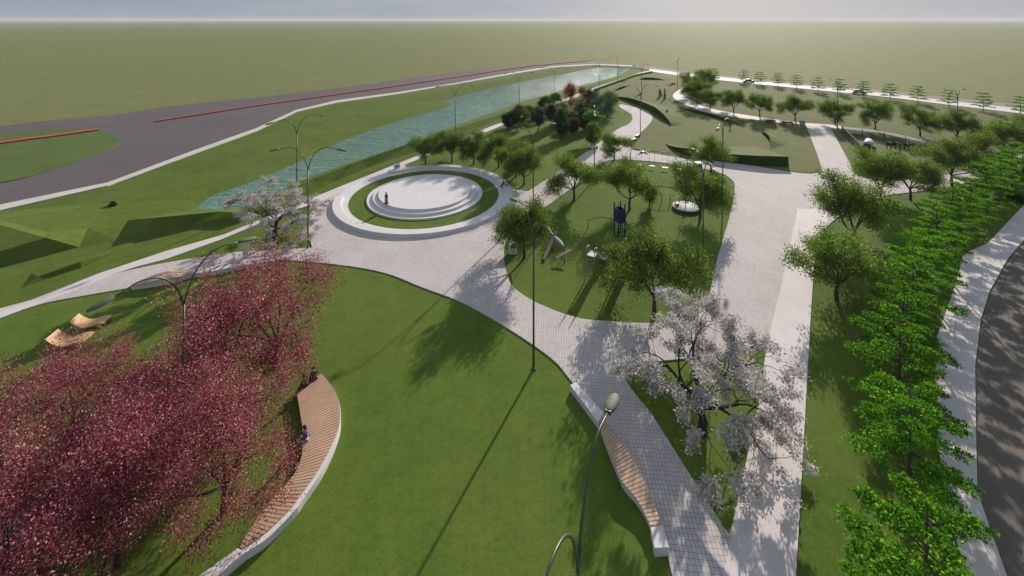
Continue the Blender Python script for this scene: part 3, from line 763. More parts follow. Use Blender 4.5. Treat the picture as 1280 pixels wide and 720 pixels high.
def deck(parent, Lp, Rp, zf, mat, wslat=.11, gap=.045):
    Lr=resample(Lp,60); Rr=resample(Rp,60); ln=sum(((Lr[i]+Rr[i])/2-(Lr[i+1]+Rr[i+1])/2).length for i in range(59))
    n=max(4,int(ln/(wslat+gap))); b=MB()
    def at(A,t):
        f=t*59; i=min(58,int(f)); return A[i].lerp(A[i+1],f-i)
    for k in range(n):
        t0=k/n; t1=t0+wslat/(wslat+gap)/n
        vs=[]
        for t in (t0,t1):
            z=zf(t)
            for A in (Lr,Rr):
                q=at(A,t); vs+= [(q.x,q.y,z-.035),(q.x,q.y,z)]
        b.add(vs,[(0,1,3,2),(4,6,7,5),(0,4,5,1),(2,3,7,6),(0,2,6,4),(1,5,7,3)])
    return b.build('deck',mat,parent)
def local(pts,o): return [(p[0]-o.x,p[1]-o.y) for p in pts]
def bench(origin_px, woodL, woodR, whites, label, zf, bodyR=None, bodyL=None, z=.45, slat=.15):
    o=P(*origin_px); e=empty('curved_bench',o,label=label,cat='bench',group='long curved benches of timber and white concrete')
    wl=local([P(x,y,z)[:2] for x,y in smooth_px(woodL,False,5)],o); wr=local([P(x,y,z)[:2] for x,y in smooth_px(woodR,False,5)],o)
    bl=local([P(x,y,z)[:2] for x,y in smooth_px(bodyL or woodL,False,5)],o); br=local([P(x,y,z)[:2] for x,y in smooth_px(bodyR or woodR,False,5)],o)
    n=40; BL=resample(bl,n); BR=resample(br,n)
    if bodyL is None:   # plinth set in under the timber
        BL2=[a.lerp(b,.14) for a,b in zip(BL,BR)]
    else: BL2=BL
    BR2=[b.lerp(a,.10) for a,b in zip(BL,BR)] if bodyR is None else BR
    slab_strip('plinth',BL2,BR2,0,[zf(i/(n-1))-.045 for i in range(n)],M['white'],e,0)
    deck(e,wl,wr,zf,M['deck'],slat)
    for L_,R_ in whites:
        a=local([P(x,y,z)[:2] for x,y in L_],o); b=local([P(x,y,z)[:2] for x,y in R_],o)
        slab_strip('concrete_seat',resample(a,8),resample(b,8),0,z-.01,M['white'],e,.02)
    return e
bench((398,587),[(371,491),(375,515),(379,547),(375,578),(362,600),(331,635),(298,684)],[(402,467),(420,491),(425,515),(421,542),(400,584),(375,620),(362,637),(329,668),(301,687)],
      [([(298,684),(247,720),(150,800)],[(308,689),(272,719),(190,790)])],
      'large curved timber bench ending in white concrete, beside the pink blossom trees',lambda t:.46+.0*t,
      bodyR=[(402,467),(420,491),(426,515),(423,542),(404,586),(380,621),(367,639),(334,672),(308,689)])
bench((770,590),[(750.5,536),(759,562),(769,588),(777,605),(793,622),(804,638),(813,658)],[(756,524),(780,559),(802,598),(818,630),(827,657)],
      [([(712.5,481),(748,528)],[(719.5,477),(754,515)]),([(813,658),(818,685)],[(828,656),(837,684)])],
      'wavy timber bench with white concrete blocks at both ends, along the front paver path',lambda t:.47+.22*math.sin(PI*min(1,t*1.1))**2,slat=.15)
bench((205,352),[(166,357.5),(187,355),(210,351.4),(227.5,346.7),(242,341)],[(164,355),(187,348),(207,343.6),(227.5,338.5),(240,337)],
      [([(244,341.5),(272,337.5),(301,331.5),(345,325.5)],[(242,337.5),(272,333),(301,328),(345,321)])],
      'wavy timber bench with a long white concrete end, along the path below the promenade',lambda t:.47+.3*math.sin(PI*t)**2,slat=.15)

# wooden loungers
def lounger():
    e=empty('wooden_lounger',cat='lounger',group='curved plywood loungers on the lawn')
    pr=[(-1.35,.98),(-1.15,.78),(-.9,.56),(-.6,.36),(-.3,.27),(0,.28),(.35,.38),(.65,.45),(.95,.46),(1.25,.42)]
    pr=smooth_px(pr,False,4); b=MB(); vs=[];m=len(pr)
    for x,z in pr: vs+=[(x,-.62,z-.045),(x,-.62,z),(x,.62,z),(x,.62,z-.045)]
    fs=[]
    for i in range(m-1):
        for k in range(4): fs.append((i*4+k,i*4+(k+1)%4,(i+1)*4+(k+1)%4,(i+1)*4+k))
    fs+=[(0,1,2,3),(4*m-1,4*m-2,4*m-3,4*m-4)]
    b.add(vs,fs); b.build('seat_shell',M['ply'],e,.008)
    for s in (-1,1):
        c=MB(); c.add([(x,s*.5+dy,z) for dy in (-.03,.03) for x,z in ((-1.0,0),(-.9,.52),(-.55,.29),(-.3,.225),(0,.235),(.35,.33),(.75,.41),(.95,.41),(1.0,0),(.8,0),(.6,.2),(-.55,.1),(-.8,0))],
              [tuple(range(13)),tuple(range(25,12,-1))]+[(k,(k+1)%13,13+(k+1)%13,13+k) for k in range(13)]).build('leg',M['ply'],e)
    return e
l0=lounger(); l0.location=P(89,430,.02); l0.rotation_euler=(0,0,R(10)); l0['label']='nearer plywood lounger on the lawn, with two dark knots'
b=MB(); b.lathe([(0,.475),(.035,.475),(.035,.45)],10,(.6,-.1,0)); b.lathe([(0,.495),(.04,.495),(.04,.45)],10,(.95,-.35,0)); b.build('knot',M['darkmetal'],l0)
CH[l0.name]=[c for c in kids(l0) if not c.name.startswith('knot')]
l1=copy_tree(l0,P(115,407,.02),R(14),(.92,.92,.92),label='farther plywood lounger on the lawn, closer to the promenade')

# bins and small furniture
def bin_(name,loc,w,h,mat,label,rz=0,glassy=False):
    e=empty(name,loc,rz,label=label,cat='litter bin')
    b=MB(); b.box((0,0,h*.47),(w,w*.8,h*.86)); b.build('bin_body',M[mat],e,.03)
    MB().box((0,0,h*.96),(w*1.12,w*.92,h*.06)).build('lid',M['offwhite'],e,.015)
    MB().box((0,-w*.405,h*.74),(w*.6,.02,h*.16)).build('opening',M['darkmetal'],e)
    MB().box((0,0,.02),(w*.9,w*.7,.04)).build('foot',M['darkmetal'],e)
    return e
bin_('litter_bin',P(641,317,.02),.85,1.25,'offwhite','white litter bin beside the tree at the left corner of the play lawn',.1)
bin_('litter_bin',P(496,212.5,.1),1.0,1.0,'offwhite','white litter bin on the promenade above the ring plaza',.4)
bin_('litter_bin',P(1003,157,.1),1.0,1.3,'grey','pale grey litter bin at the end of the curved footway')
bin_('litter_bin',P(1209,298,.02),1.0,1.5,'greenpaint','pale topped green bin under the tiered trees beside the right sidewalk')
bin_('litter_bin',P(873,213,.1),1.0,1.4,'grey','dark grey litter bin at the path behind the play lawn')
def park_seat(loc,rz,w,label,mat='offwhite',back=False):
    e=empty('park_bench',loc,rz,label=label,cat='bench',group='small benches on the far paths')
    MB().box((0,0,.43),(w,.6,.08)).build('seat',M[mat],e,.015)
    for s in (-1,1): MB().box((s*w*.38,0,.195),(.12,.5,.385)).build('leg',M['darkmetal'],e,.01)
    if back: MB().box((0,.32,.72),(w,.06,.4)).build('backrest',M[mat],e,.01)
    return e
park_seat(P(792,176,.1),R(50),1.9,'small white bench on the curved path, nearer of the two by the lamp')
park_seat(P(797,171,.1),R(50),1.9,'small white bench on the curved path, farther of the two by the lamp')
park_seat(P(742,186,.1),R(30),2.2,'white bench at the corner of the diagonal path left of the round tree')
park_seat(P(964,155,.1),R(-8),2.4,'dark bench on the curved footway, left of the two near the grey bin','darkmetal',True)
park_seat(P(985,157,.1),R(-8),2.4,'dark bench on the curved footway, right of the two near the grey bin','darkmetal',True)
park_seat(P(780,102.5,.02),R(35),3,'dark bench beside the far end of the promenade','darkmetal',True)
def swan():
    e=empty('chaise_longue',P(805.5,191,.02),R(-8),label='white curved chaise lounge beside the left end of the swing set',cat='lounger')
    pr=smooth_px([(-.9,.85),(-.6,.5),(-.2,.28),(.2,.36),(.55,.5),(.9,.62)],False,4); b=MB(); vs=[]; m=len(pr)
    for x,z in pr: vs+=[(x,-.4,z-.06),(x,-.4,z),(x,.4,z),(x,.4,z-.06)]
    fs=[]
    for i in range(m-1):
        for k in range(4): fs.append((i*4+k,i*4+(k+1)%4,(i+1)*4+(k+1)%4,(i+1)*4+k))
    fs+=[(0,1,2,3),(4*m-1,4*m-2,4*m-3,4*m-4)]
    b.add(vs,fs); b.build('seat_shell',M['offwhite'],e,.01)
    MB().box((-.25,0,.12),(1.2,.5,.24)).build('base',M['grey'],e,.02)
swan()

# ------------------------------------------------------------------ playground
def swings():
    A=P(789,208,.02); Bp=P(858,216,.02); mid=(A+Bp)/2; d=(Bp-A); ln=d.length; rz=math.atan2(d.y,d.x)
    e=empty('swing_set',mid,rz,label='long grey metal swing set with four seats at the far edge of the play lawn',cat='swing set')
    zt=3.1
    MB().tube([(-ln/2,0,zt),(ln/2,0,zt)],.06,8).build('top_bar',M['darkmetal'],e)
    for s in (-1,1):
        for t in (-1,1): MB().tube([(s*ln/2,0,zt),(s*(ln/2+.35),t*1.1,0)],.05,8).build('leg',M['darkmetal'],e)
    for k in range(4):
        x=-ln/2+ln*(k+.62)/4.2
        for s in (-1,1): MB().tube([(x+s*.42,0,zt),(x+s*.42,0,.52)],.022,5).build('rope',M['darkmetal'],e)
        MB().box((x,0,.5),(1.0,.42,.06)).build('swing_seat',M['offwhite'],e,.01)
    return e
swings()
def tower():
    e=empty('climbing_tower',P(774.5,294,.02),R(20),label='dark blue climbing tower with tall posts and plank panels on the play lawn',cat='climbing frame')
    w=.45
    for sx,sy in ((-1,-1),(1,-1),(1,1),(-1,1)): MB().box((sx*w,sy*w,1.95),(.13,.13,3.9)).build('post',M['bluepaint'],e,.02)
    for sx,sy,dx,dy in ((0,-1,.8,.05),(0,1,.8,.05),(-1,0,.05,.8),(1,0,.05,.8)): MB().box((sx*w,sy*w,2.45),(dx,dy,1.6)).build('panel',M['bluepaint'],e,.01)
    for z in (.35,.75,1.15): MB().tube([(-w,-w,z),(w,-w,z)],.025,6).build('rung',M['steel'],e)
    MB().box((0,0,1.62),(.8,.8,.06)).build('platform',M['darkmetal'],e)
tower()
def rail(name,px,label,h=1.1):
    pts=[P(x,y,.02) for x,y in smooth_px(px,False,6)]; o=pts[0]
    e=empty(name,o,label=label,cat='climbing rail')
    loc=[p-o for p in pts]; n=len(loc)
    MB().tube([Vector((p.x,p.y,h+.15*math.sin(PI*i/(n-1)))) for i,p in enumerate(loc)],.035,8).build('rail',M['greenpaint'],e)
    for k in (0,n//2,n-1): MB().tube([(loc[k].x,loc[k].y,0),(loc[k].x,loc[k].y,h+.15*math.sin(PI*k/(n-1)))],.05,8).build('post',M['greenpaint'],e)
rail('balance_rail',[(735,286),(750,284),(768,286),(785,290),(800,293)],'thin green arched rail passing the blue climbing tower')
rail('balance_rail',[(817,252),(827,253),(838,254)],'short dark green rail left of the white roundabout')
def slide():
    e=empty('slide',cat='slide',group='metal slides on the play lawn'); w=.42
    for s in (-1,1): MB().tube([(s*w,-.35,0),(s*w,0,2.3),(s*w,.04,3.15)],.035,8).build('ladder_post',M['steel'],e)
    for k in range(6): MB().tube([(-w,-.32+.05*k,.3+.34*k),(w,-.32+.05*k,.3+.34*k)],.022,6).build('rung',M['steel'],e)
    for s in (-1,1): MB().tube([(s*w,.75,0),(s*w,.75,2.95),(s*w,.4,3.05),(s*w,.04,2.95)],.03,8).build('rear_post',M['steel'],e)
    MB().box((0,.4,2.3),(.86,.8,.07)).build('platform',M['slidewhite'],e,.01)
    pr=smooth_px([(.8,2.33),(1.5,1.9),(2.4,1.1),(3.2,.5),(3.8,.32),(4.1,.3)],False,4); b=MB(); vs=[]; m=len(pr)
    for y,z in pr: vs+=[(-.33,y,z+.2),(-.3,y,z+.2),(-.28,y,z+.02),(.28,y,z+.02),(.3,y,z+.2),(.33,y,z+.2),(.33,y,z-.03),(-.33,y,z-.03)]
    fs=[]
    for i in range(m-1):
        for k in range(8): fs.append((i*8+k,i*8+(k+1)%8,(i+1)*8+(k+1)%8,(i+1)*8+k))
    fs+=[tuple(range(8)),tuple(range(8*m-1,8*m-9,-1))]
    b.add(vs,fs); b.build('chute',M['slidewhite'],e)
    for s in (-1,1): MB().tube([(s*.25,3.7,0),(s*.25,3.7,.3)],.03,6).build('chute_leg',M['steel'],e)
    return e
s0=slide(); s0.location=P(738,349,.02); s0.rotation_euler=(0,0,R(-31)); s0['label']='metal slide with ladder, left of the two on the play lawn'
copy_tree(s0,P(771,357,.02),R(-31),label='metal slide half hidden under the large tree, right of the two')
def seesaw(loc,rz,ln,tilt,mat,label):
    e=empty('seesaw',loc,rz,label=label,cat='seesaw'); M3=Matrix.Rotation(R(tilt),3,'Y')
    MB().box((0,0,.72),(ln,.36,.08),M=M3).build('plank',M[mat],e,.015)
    for s in (-1,1): MB().tube([(0,s*.3,0),(0,s*.18,.66)],.05,8).build('support',M['darkmetal'],e)
    MB().tube([(0,-.2,.64),(0,.2,.64)],.04,8).build('axle',M['steel'],e)
    for s in (-1,1):
        q=M3@Vector((s*(ln/2-.55),0,.04)); MB().tube([(q.x,-.15,q.z+.72),(q.x,-.15,q.z+1.0),(q.x,.15,q.z+1.0),(q.x,.15,q.z+.72)],.02,6).build('handle',M['steel'],e)
seesaw(P(687.5,314,.02),R(68),4.6,-13,'darkwood','grey plank seesaw pointing away, beside the lamp head on the play lawn')
seesaw(P(704,326,.02),R(25),1.9,-14,'brownwood','short brown plank seesaw beside the grey one')
def roundabout():
    c=P(857,261,.02); e=empty('roundabout',c,label='white round merry go round platform with rails on the play lawn',cat='roundabout')
    MB().lathe([(0,.22),(1.72,.22),(1.78,.26),(1.78,.34),(1.72,.38),(0,.38)],40).build('platform',M['tubegrey'],e)
    MB().lathe([(0,0),(.5,0),(.4,.22),(0,.22)],20).build('base',M['darkmetal'],e)
    MB().tube([(0,0,.38),(0,0,1.35)],.06,10).build('centre_post',M['steel'],e)
    MB().lathe([(.30,1.15),(.33,1.18),(.30,1.21),(.27,1.18),(.30,1.15)],18).build('hand_wheel',M['steel'],e)
    for k in range(4):
        a=k*PI/2+.5; u=Vector((math.cos(a),math.sin(a),0)); w=Vector((-u.y,u.x,0))
        p=u*1.45
        MB().tube([p+w*.35+Vector((0,0,.38)),p+w*.35+Vector((0,0,1.05)),p-w*.35+Vector((0,0,1.05)),p-w*.35+Vector((0,0,.38))],.025,6).build('grab_rail',M['steel'],e)
    q=Vector((-1.05,.25,0)); MB().box(q+Vector((0,0,.53)),(.42,.4,.3)).build('seat',M['redplastic'],e,.04)
roundabout()

# ------------------------------------------------------------------ dog run
def mesh_mat():
    m,nt,out=newmat('wire mesh'); co=coords(nt,False)
    b=N(nt,'ShaderNodeBsdfPrincipled'); b.inputs['Base Color'].default_value=(.10,.10,.105,1); b.inputs['Metallic'].default_value=.4; b.inputs['Roughness'].default_value=.5
    t=N(nt,'ShaderNodeBsdfTransparent'); mx=N(nt,'ShaderNodeMixShader')
    fac=None
    br=N(nt,'ShaderNodeTexBrick',_offset=0.0); br.inputs['Scale'].default_value=1; br.inputs['Brick Width'].default_value=.10; br.inputs['Row Height'].default_value=.10; br.inputs['Mortar Size'].default_value=.012; br.inputs['Mortar Smooth'].default_value=0
    mp=N(nt,'ShaderNodeMapping'); mp.inputs['Rotation'].default_value=(R(90),0,0); L(nt,co,mp.inputs['Vector']); L(nt,mp.outputs[0],br.inputs['Vector'])
    L(nt,br.outputs['Fac'],mx.inputs[0]); L(nt,t.outputs[0],mx.inputs[1]); L(nt,b.outputs[0],mx.inputs[2]); L(nt,mx.outputs[0],out.inputs[0]); return m
M['mesh']=mesh_mat()
def fence(p0,p1,label,h=1.8):
    d=p1-p0; ln=d.length; e=empty('mesh_fence',p0,math.atan2(d.y,d.x),label=label,cat='fence',group='wire mesh fences of the dog run')
    n=max(2,round(ln/3.4))
    for k in range(n+1): MB().box((ln*k/n,0,h/2),(.09,.09,h)).build('post',M['darkmetal'],e)
    for k in range(n): MB().box((ln*(k+.5)/n,0,h/2),(ln/n-.1,.012,h-.1)).build('mesh_panel',M['mesh'],e)
    b=MB(); b.box((ln/2,0,h-.03),(ln,.05,.05)); b.build('top_rail',M['darkmetal'],e)
fence(P(1052,167,.02),P(1078,194,.02),'wire mesh fence of the dog run along the avenue side')
fence(P(1052.6,166.8,.02),P(1105,176,.02),'wire mesh fence of the dog run, left half of its far side')
fence(P(1105.6,176.1,.02),P(1190,192,.02),'wire mesh fence of the dog run, right half of its far side')
def tunnel():
    a=P(1084,188,.02); b_=P(1088,176,.02); d=b_-a; ln=5.0; e=empty('dog_tunnel',a,math.atan2(d.y,d.x),label='pale grey tunnel tube lying in the dog run',cat='agility tunnel')
    b=MB(); n=24
    for r,z0 in ((.72,0),(.64,0)): pass
    vs=[];prof=[(0,.72),(ln,.72),(ln,.65),(0,.65)]
    for x,r in prof+[prof[0]]:
        for k in range(n): vs.append((x,r*math.cos(2*PI*k/n),.72+r*math.sin(2*PI*k/n)))
    fs=[]
    for i in range(4):
        for k in range(n): fs.append((i*n+k,i*n+(k+1)%n,(i+1)*n+(k+1)%n,(i+1)*n+k))
    b.add(vs,fs,True); b.build('tube',M['tubegrey'],e)
    MB().tube([(.05,0,.72),(.08,0,.72)],.64,24).build('mouth_shade_disc',M['rubber'],e)  # black disc painted in for the dark inside of the tube
    for x in (.6,ln-.6): MB().box((x,0,.05),(.25,1.3,.10)).build('cradle',M['darkmetal'],e)
tunnel()
e=empty('agility_frame',P(1129,189,.02),R(-15),label='black hoop and panel agility frames in the dog run',cat='agility frame')
for k,x in enumerate((-2.4,-.9,.6,2.1)):
    for s in (-1,1): MB().box((x,s*.75,.8),(.12,.12,1.6)).build('post',M['rubber'],e)
    MB().box((x,0,1.55),(.14,1.6,.14)).build('cross_bar',M['rubber'],e)
for x0 in (-1.65,1.35): MB().box((x0,.75,1.15),(1.36,.07,.6)).build('panel',M['rubber'],e)
e=empty('tyre_jump',P(1078.5,192,.02),R(20),label='small black tyre jump in front of the tunnel in the dog run',cat='tyre jump')
b=MB(); n=20; vs=[]
for i in range(n):
    a=2*PI*i/n
    for k in range(8):
        t=2*PI*k/8; rr=.42+.12*math.cos(t); vs.append((rr*math.cos(a),.12*math.sin(t),.75+rr*math.sin(a)))
fs=[(i*8+k,i*8+(k+1)%8,((i+1)%n)*8+(k+1)%8,((i+1)%n)*8+k) for i in range(n) for k in range(8)]
b.add(vs,fs,True).build('tyre',M['rubber'],e)
for s in (-1,1): MB().box((s*.62,0,.65),(.08,.08,1.3)).build('post',M['darkmetal'],e)

# ------------------------------------------------------------------ cars
def car(loc,rz,col,label,hatch=False):
    m=simple('car paint '+label[:6],col,.5,.1,var=.03,spec=.4)
    e=empty('parked_car',loc,rz,label=label,cat='car',group='cars on the far street')
    Lh,Wd=2.2,.88
    prof=[(-2.2,.35),(-2.22,.62),(-2.1,.84),(-1.5,.92),(1.0,.92),(1.75,.84),(2.15,.66),(2.2,.35)]
    b=MB(); vs=[]
    for s,wf in ((-1,1),(1,1)):
        for x,z in prof: vs.append((x,s*Wd*(1-.08*max(0,abs(x)-1.6)),z))
    k=len(prof); fs=[tuple(range(k)),tuple(range(2*k-1,k-1,-1))]+[(i,(i+1)%k,k+(i+1)%k,k+i) for i in range(k)]
    b.add(vs,fs); body=b.build('body',m,e,.07)
    g=[(-1.85 if hatch else -1.5,.90),(-1.45 if hatch else -1.05,1.36),(-.2,1.45),(.45,1.38),(1.1,.90)]
    b=MB(); vs=[]
    for s in (-1,1):
        for x,z in g: vs.append((x,s*(Wd-.06-(z-.9)*.28),z))
    k=len(g); b.add(vs,[tuple(range(k)),tuple(range(2*k-1,k-1,-1))]+[(i,(i+1)%k,k+(i+1)%k,k+i) for i in range(k)]); b.build('window_glass',M['carglass'],e,.04)
    MB().box((-.45,0,1.445),(1.35,1.22,.035)).build('roof',m,e,.02)
    for s in (-1,1):
        for x in (-.38,): MB().box((x,s*(Wd-.16),1.15),(.08,.05,.5),M=Matrix.Rotation(s*R(-14),3,'X')).build('door_pillar',m,e)
        for x in (-1.38,1.36):
            w=empty('wheel',(x,s*.80,.33)); w.parent=e
            MB().add(*_wheel(.33,.22)).build('tyre',M['rubber'],w)
            MB().add(*_wheel(.21,.235)).build('rim',M['rim'],w)
        MB().box((2.12,s*.62,.66),(.14,.34,.14)).build('headlight',M['carlight'],e,.03)
        MB().box((-2.17,s*.64,.74),(.10,.30,.14)).build('tail_light',M['carred'],e,.03)
        MB().box((.72,s*(Wd+.08),.98),(.12,.16,.11)).build('mirror',m,e,.02)
    return e
def _wheel(r,w,n=20):
    vs=[(r*math.cos(2*PI*k/n),s*w/2,r*math.sin(2*PI*k/n)) for s in(-1,1) for k in range(n)]
    return vs,[tuple(range(n)),tuple(range(2*n-1,n-1,-1))]+[(k,(k+1)%n,n+(k+1)%n,n+k) for k in range(n)],False
car(P(936,103.0,.055),R(-17),(.10,.11,.14),'dark grey car on the far street near its left end')
car(P(1074,117.2,.055),R(-17),(.22,.28,.36),'blue grey hatchback on the far street behind the seventh street tree',True)

# ------------------------------------------------------------------ people
def cloth(c): return simple('cloth %.2f'%c[0],c,.9,var=.1,scale=20)
SKIN=[simple('skin a',(.50,.30,.21),.6,var=.05),simple('skin b',(.32,.17,.11),.6,var=.05)]
HAIR=simple('dark hair',(.02,.015,.012),.7)
SHOE=simple('shoe leather',(.03,.025,.025),.5)
EYE=simple('eye',(.02,.02,.02),.2)
LIP=simple('lip',(.30,.09,.08),.5)
def skin_mesh(name, verts, edges, rad, mat, parent, sub=1, root=0):
    me=bpy.data.meshes.new(name); me.from_pydata([tuple(v) for v in verts],edges,[])
    o=bpy.data.objects.new(name,me); COL.objects.link(o)
    md=o.modifiers.new('skin','SKIN'); 
    sv=me.skin_vertices[0].data
    for i,r in enumerate(rad): sv[i].radius=(r,r) if not hasattr(r,'__len__') else r; sv[i].use_root=(i==root)
    md.use_smooth_shade=True; sb=o.modifiers.new('sub','SUBSURF'); sb.levels=sub; sb.render_levels=sub
    dg=bpy.context.evaluated_depsgraph_get(); nm=bpy.data.meshes.new_from_object(o.evaluated_get(dg))
    bpy.data.objects.remove(o); nm.name=name
    for p in nm.polygons: p.use_smooth=True
    nm.materials.clear(); return link(name,nm,parent,mat)
def person(loc, rz, pose, top, bottom, label, skin=0, hgt=1.7, skirt=False, longhair=False):
    """faces local +Y"""
    e=empty('person',loc,rz,label=label,cat='person'); k=hgt/1.7; e.scale=(k,k,k)
    J={}
    sit=pose=='sit'; lean=.05 if sit else 0.0
    hz=.50 if sit else .92
    J['pelvis']=Vector((0,0,hz)); J['waist']=Vector((0,.01+lean*.5,hz+.16)); J['chest']=Vector((0,.02+lean,hz+.34)); J['neck0']=Vector((0,.02+lean,hz+.50)); J['neck']=Vector((0,.04+lean*1.5,hz+.57)); J['head']=Vector((0,.06+lean*1.5,hz+.67)); J['crown']=Vector((0,.05+lean*1.5,hz+.755))
    for s,n in ((-1,'l'),(1,'r')):
        J[n+'hip']=Vector((s*.10,0,hz-.03))
        if sit:
            J[n+'knee']=Vector((s*.12,.43,.50)); J[n+'ank']=Vector((s*.12,.46,.08)); J[n+'toe']=Vector((s*.13,.62,.03))
        elif pose=='walk':
            J[n+'knee']=Vector((s*.10,.12*s+.06,.50)); J[n+'ank']=Vector((s*.10,.26*s-.04,.09)); J[n+'toe']=Vector((s*.11,.26*s+.12,.03))
        else:
            J[n+'knee']=Vector((s*.10,.02,.49)); J[n+'ank']=Vector((s*.10,-.01,.08)); J[n+'toe']=Vector((s*.12,.14,.03))
        J[n+'sho']=Vector((s*.185,.02+lean,hz+.46))
        if sit: J[n+'elb']=Vector((s*.24,.10,hz+.22)); J[n+'wri']=Vector((s*.15,.30,hz+.10)); hd=Vector((-.25*s,.9,-.2)).normalized()
        else:
            sw=-s*.14 if pose=='walk' else .0
            J[n+'elb']=Vector((s*.235,sw*.5,hz+.20)); J[n+'wri']=Vector((s*.245,sw+.06,hz-.03)); hd=Vector((0,.12,-1)).normalized()
        J[n+'palm']=J[n+'wri']+hd*.08
        sd=Vector((0,1,0)) if not sit else Vector((1,0,0))
        for i,(o_,l_) in enumerate(((-.033,.062),(-.011,.078),(.011,.072),(.033,.058))):
            a=J[n+'palm']+sd*o_+hd*.01; b_=a+hd*l_*.5; c=b_+(hd+Vector((-s*.5,0,-.1 if sit else 0))).normalized()*l_*.5
            J[n+'f%da'%i]=a; J[n+'f%db'%i]=b_; J[n+'f%dc'%i]=c
        tb=J[n+'wri']+hd*.03; J[n+'t1']=tb+sd*.035*(1 if not sit else -s)+hd*.02; J[n+'t2']=J[n+'t1']+hd*.035+Vector((-s*.01,0,0))
    rad={'pelvis':(.15,.11),'waist':(.125,.09),'chest':(.15,.105),'neck0':(.09,.07),'neck':.055,'head':(.082,.098),'crown':(.06,.07)}
    for n in 'lr': rad.update({n+'hip':.095,n+'knee':.058,n+'ank':.04,n+'toe':.035,n+'sho':.06,n+'elb':.042,n+'wri':.026,n+'palm':.03,n+'t1':.012,n+'t2':.009})
    for n in 'lr':
        for i in range(4): rad.update({n+'f%da'%i:.0105,n+'f%db'%i:.009,n+'f%dc'%i:.008})
    keys=list(J); ix={k_:i for i,k_ in enumerate(keys)}
    E=[('pelvis','waist'),('waist','chest'),('chest','neck0'),('neck0','neck'),('neck','head'),('head','crown')]
    for n in 'lr':
        E+=[('pelvis',n+'hip'),(n+'hip',n+'knee'),(n+'knee',n+'ank'),(n+'ank',n+'toe'),('neck0',n+'sho'),(n+'sho',n+'elb'),(n+'elb',n+'wri'),(n+'wri',n+'palm'),(n+'wri',n+'t1'),(n+'t1',n+'t2')]
        for i in range(4): E+=[(n+'palm',n+'f%da'%i),(n+'f%da'%i,n+'f%db'%i),(n+'f%db'%i,n+'f%dc'%i)]
    body=skin_mesh('body',[J[k_] for k_ in keys],[(ix[a],ix[b_]) for a,b_ in E],[rad.get(k_) for k_ in keys],SKIN[skin],e,1,ix['pelvis'])
    def part(name,ks,es,rr,mat):
        ii={q:i for i,q in enumerate(ks)}; return skin_mesh(name,[J[q] if isinstance(q,str) else q for q in ks],[(ii[a],ii[b_]) for a,b_ in es],rr,mat,body,1,0)
    J['lsl']=J['lelb'].lerp(J['lwri'],.8); J['rsl']=J['relb'].lerp(J['rwri'],.8)
    part('shirt',['chest','waist','pelvis','neck0','lsho','lelb','lsl','rsho','relb','rsl'],[('chest','waist'),('waist','pelvis'),('chest','neck0'),('neck0','lsho'),('lsho','lelb'),('lelb','lsl'),('neck0','rsho'),('rsho','relb'),('relb','rsl')],[(.168,.122),(.145,.108),(.165,.125),(.10,.08),.075,.055,.042,.075,.055,.042],cloth(top))
    if skirt:
        MB().lathe([(.155,hz+.08),(.19,hz-.1),(.25,.35),(.30,.12),(.28,.12),(.2,.5)],20).build('skirt',cloth(bottom),body)
    else:
        part('trousers',['pelvis','lhip','lknee','lank','rhip','rknee','rank'],[('pelvis','lhip'),('lhip','lknee'),('lknee','lank'),('pelvis','rhip'),('rhip','rknee'),('rknee','rank')],[(.16,.125),.105,.074,.056,.105,.074,.056],cloth(bottom))
    for n in 'lr':
        a,b_=J[n+'ank'],J[n+'toe']; MB().ball((a.lerp(b_,.45))*Vector((1,1,0)).length if False else Vector(((a.x+b_.x)/2,(a.y+b_.y)/2,b_.z+.02)),(.05,.13,.05),10,6).build('shoe',SHOE,body)
    h=J['head']+Vector((0,.0,.03))
    b=MB(); b.ball(h+Vector((0,-.022,.022)),(.098,.112,.115),14,10)
    if longhair: b.ball(h+Vector((0,-.09,-.10)),(.085,.05,.17),12,8)
    # keep the face free: drop vertices in front of the brow
    b2=MB(); keep=[]
    for f in b.f:
        c=sum((Vector(b.v[i]) for i in f),Vector())/len(f)-h
        if not (c.y>.045 and c.z<.065): keep.append(f)
    b2.v=b.v; b2.f=keep; b2.sm=[True]*len(keep); b2.build('hair',HAIR,body)
    for s in (-1,1):
        MB().ball(h+Vector((s*.032,.088,-.005)),(.012,.008,.009),8,6).build('eye',EYE,body)
        MB().ball(h+Vector((s*.088,0,-.015)),(.012,.02,.03),8,6).build('ear',SKIN[skin],body)
    MB().ball(h+Vector((0,.102,-.03)),(.012,.018,.022),8,6).build('nose',SKIN[skin],body)
    MB().ball(h+Vector((0,.09,-.062)),(.024,.01,.007),8,6).build('mouth',LIP,body)
    return e
def SEAT(x,y):
    q=P(x,y,.45); return Vector((q.x,q.y,0))
person(P(483,255.5,.88),R(150),'stand',(.03,.02,.02),(.16,.13,.07),'person in black top and long olive skirt standing on the edge of the round stage',skirt=True,hgt=1.65)
person(SEAT(393,474.5),R(48),'sit',(.04,.035,.045),(.03,.03,.04),'person in dark clothes at the far end of the large curved bench, right one',hgt=1.72)
person(SEAT(381,483),R(60),'sit',(.16,.07,.05),(.05,.045,.05),'person in brown top at the far end of the large curved bench, left one',1,1.65,longhair=True)
person(SEAT(383,549),R(98),'sit',(.07,.05,.11),(.30,.33,.42),'person in purple top and pale jeans seated alone on the large curved bench',hgt=1.7,longhair=True)
person(P(630,234.5,.0),R(120),'sit',(.03,.03,.04),(.04,.04,.05),'person in black seated at the right end of the ring seat wall',hgt=1.7)
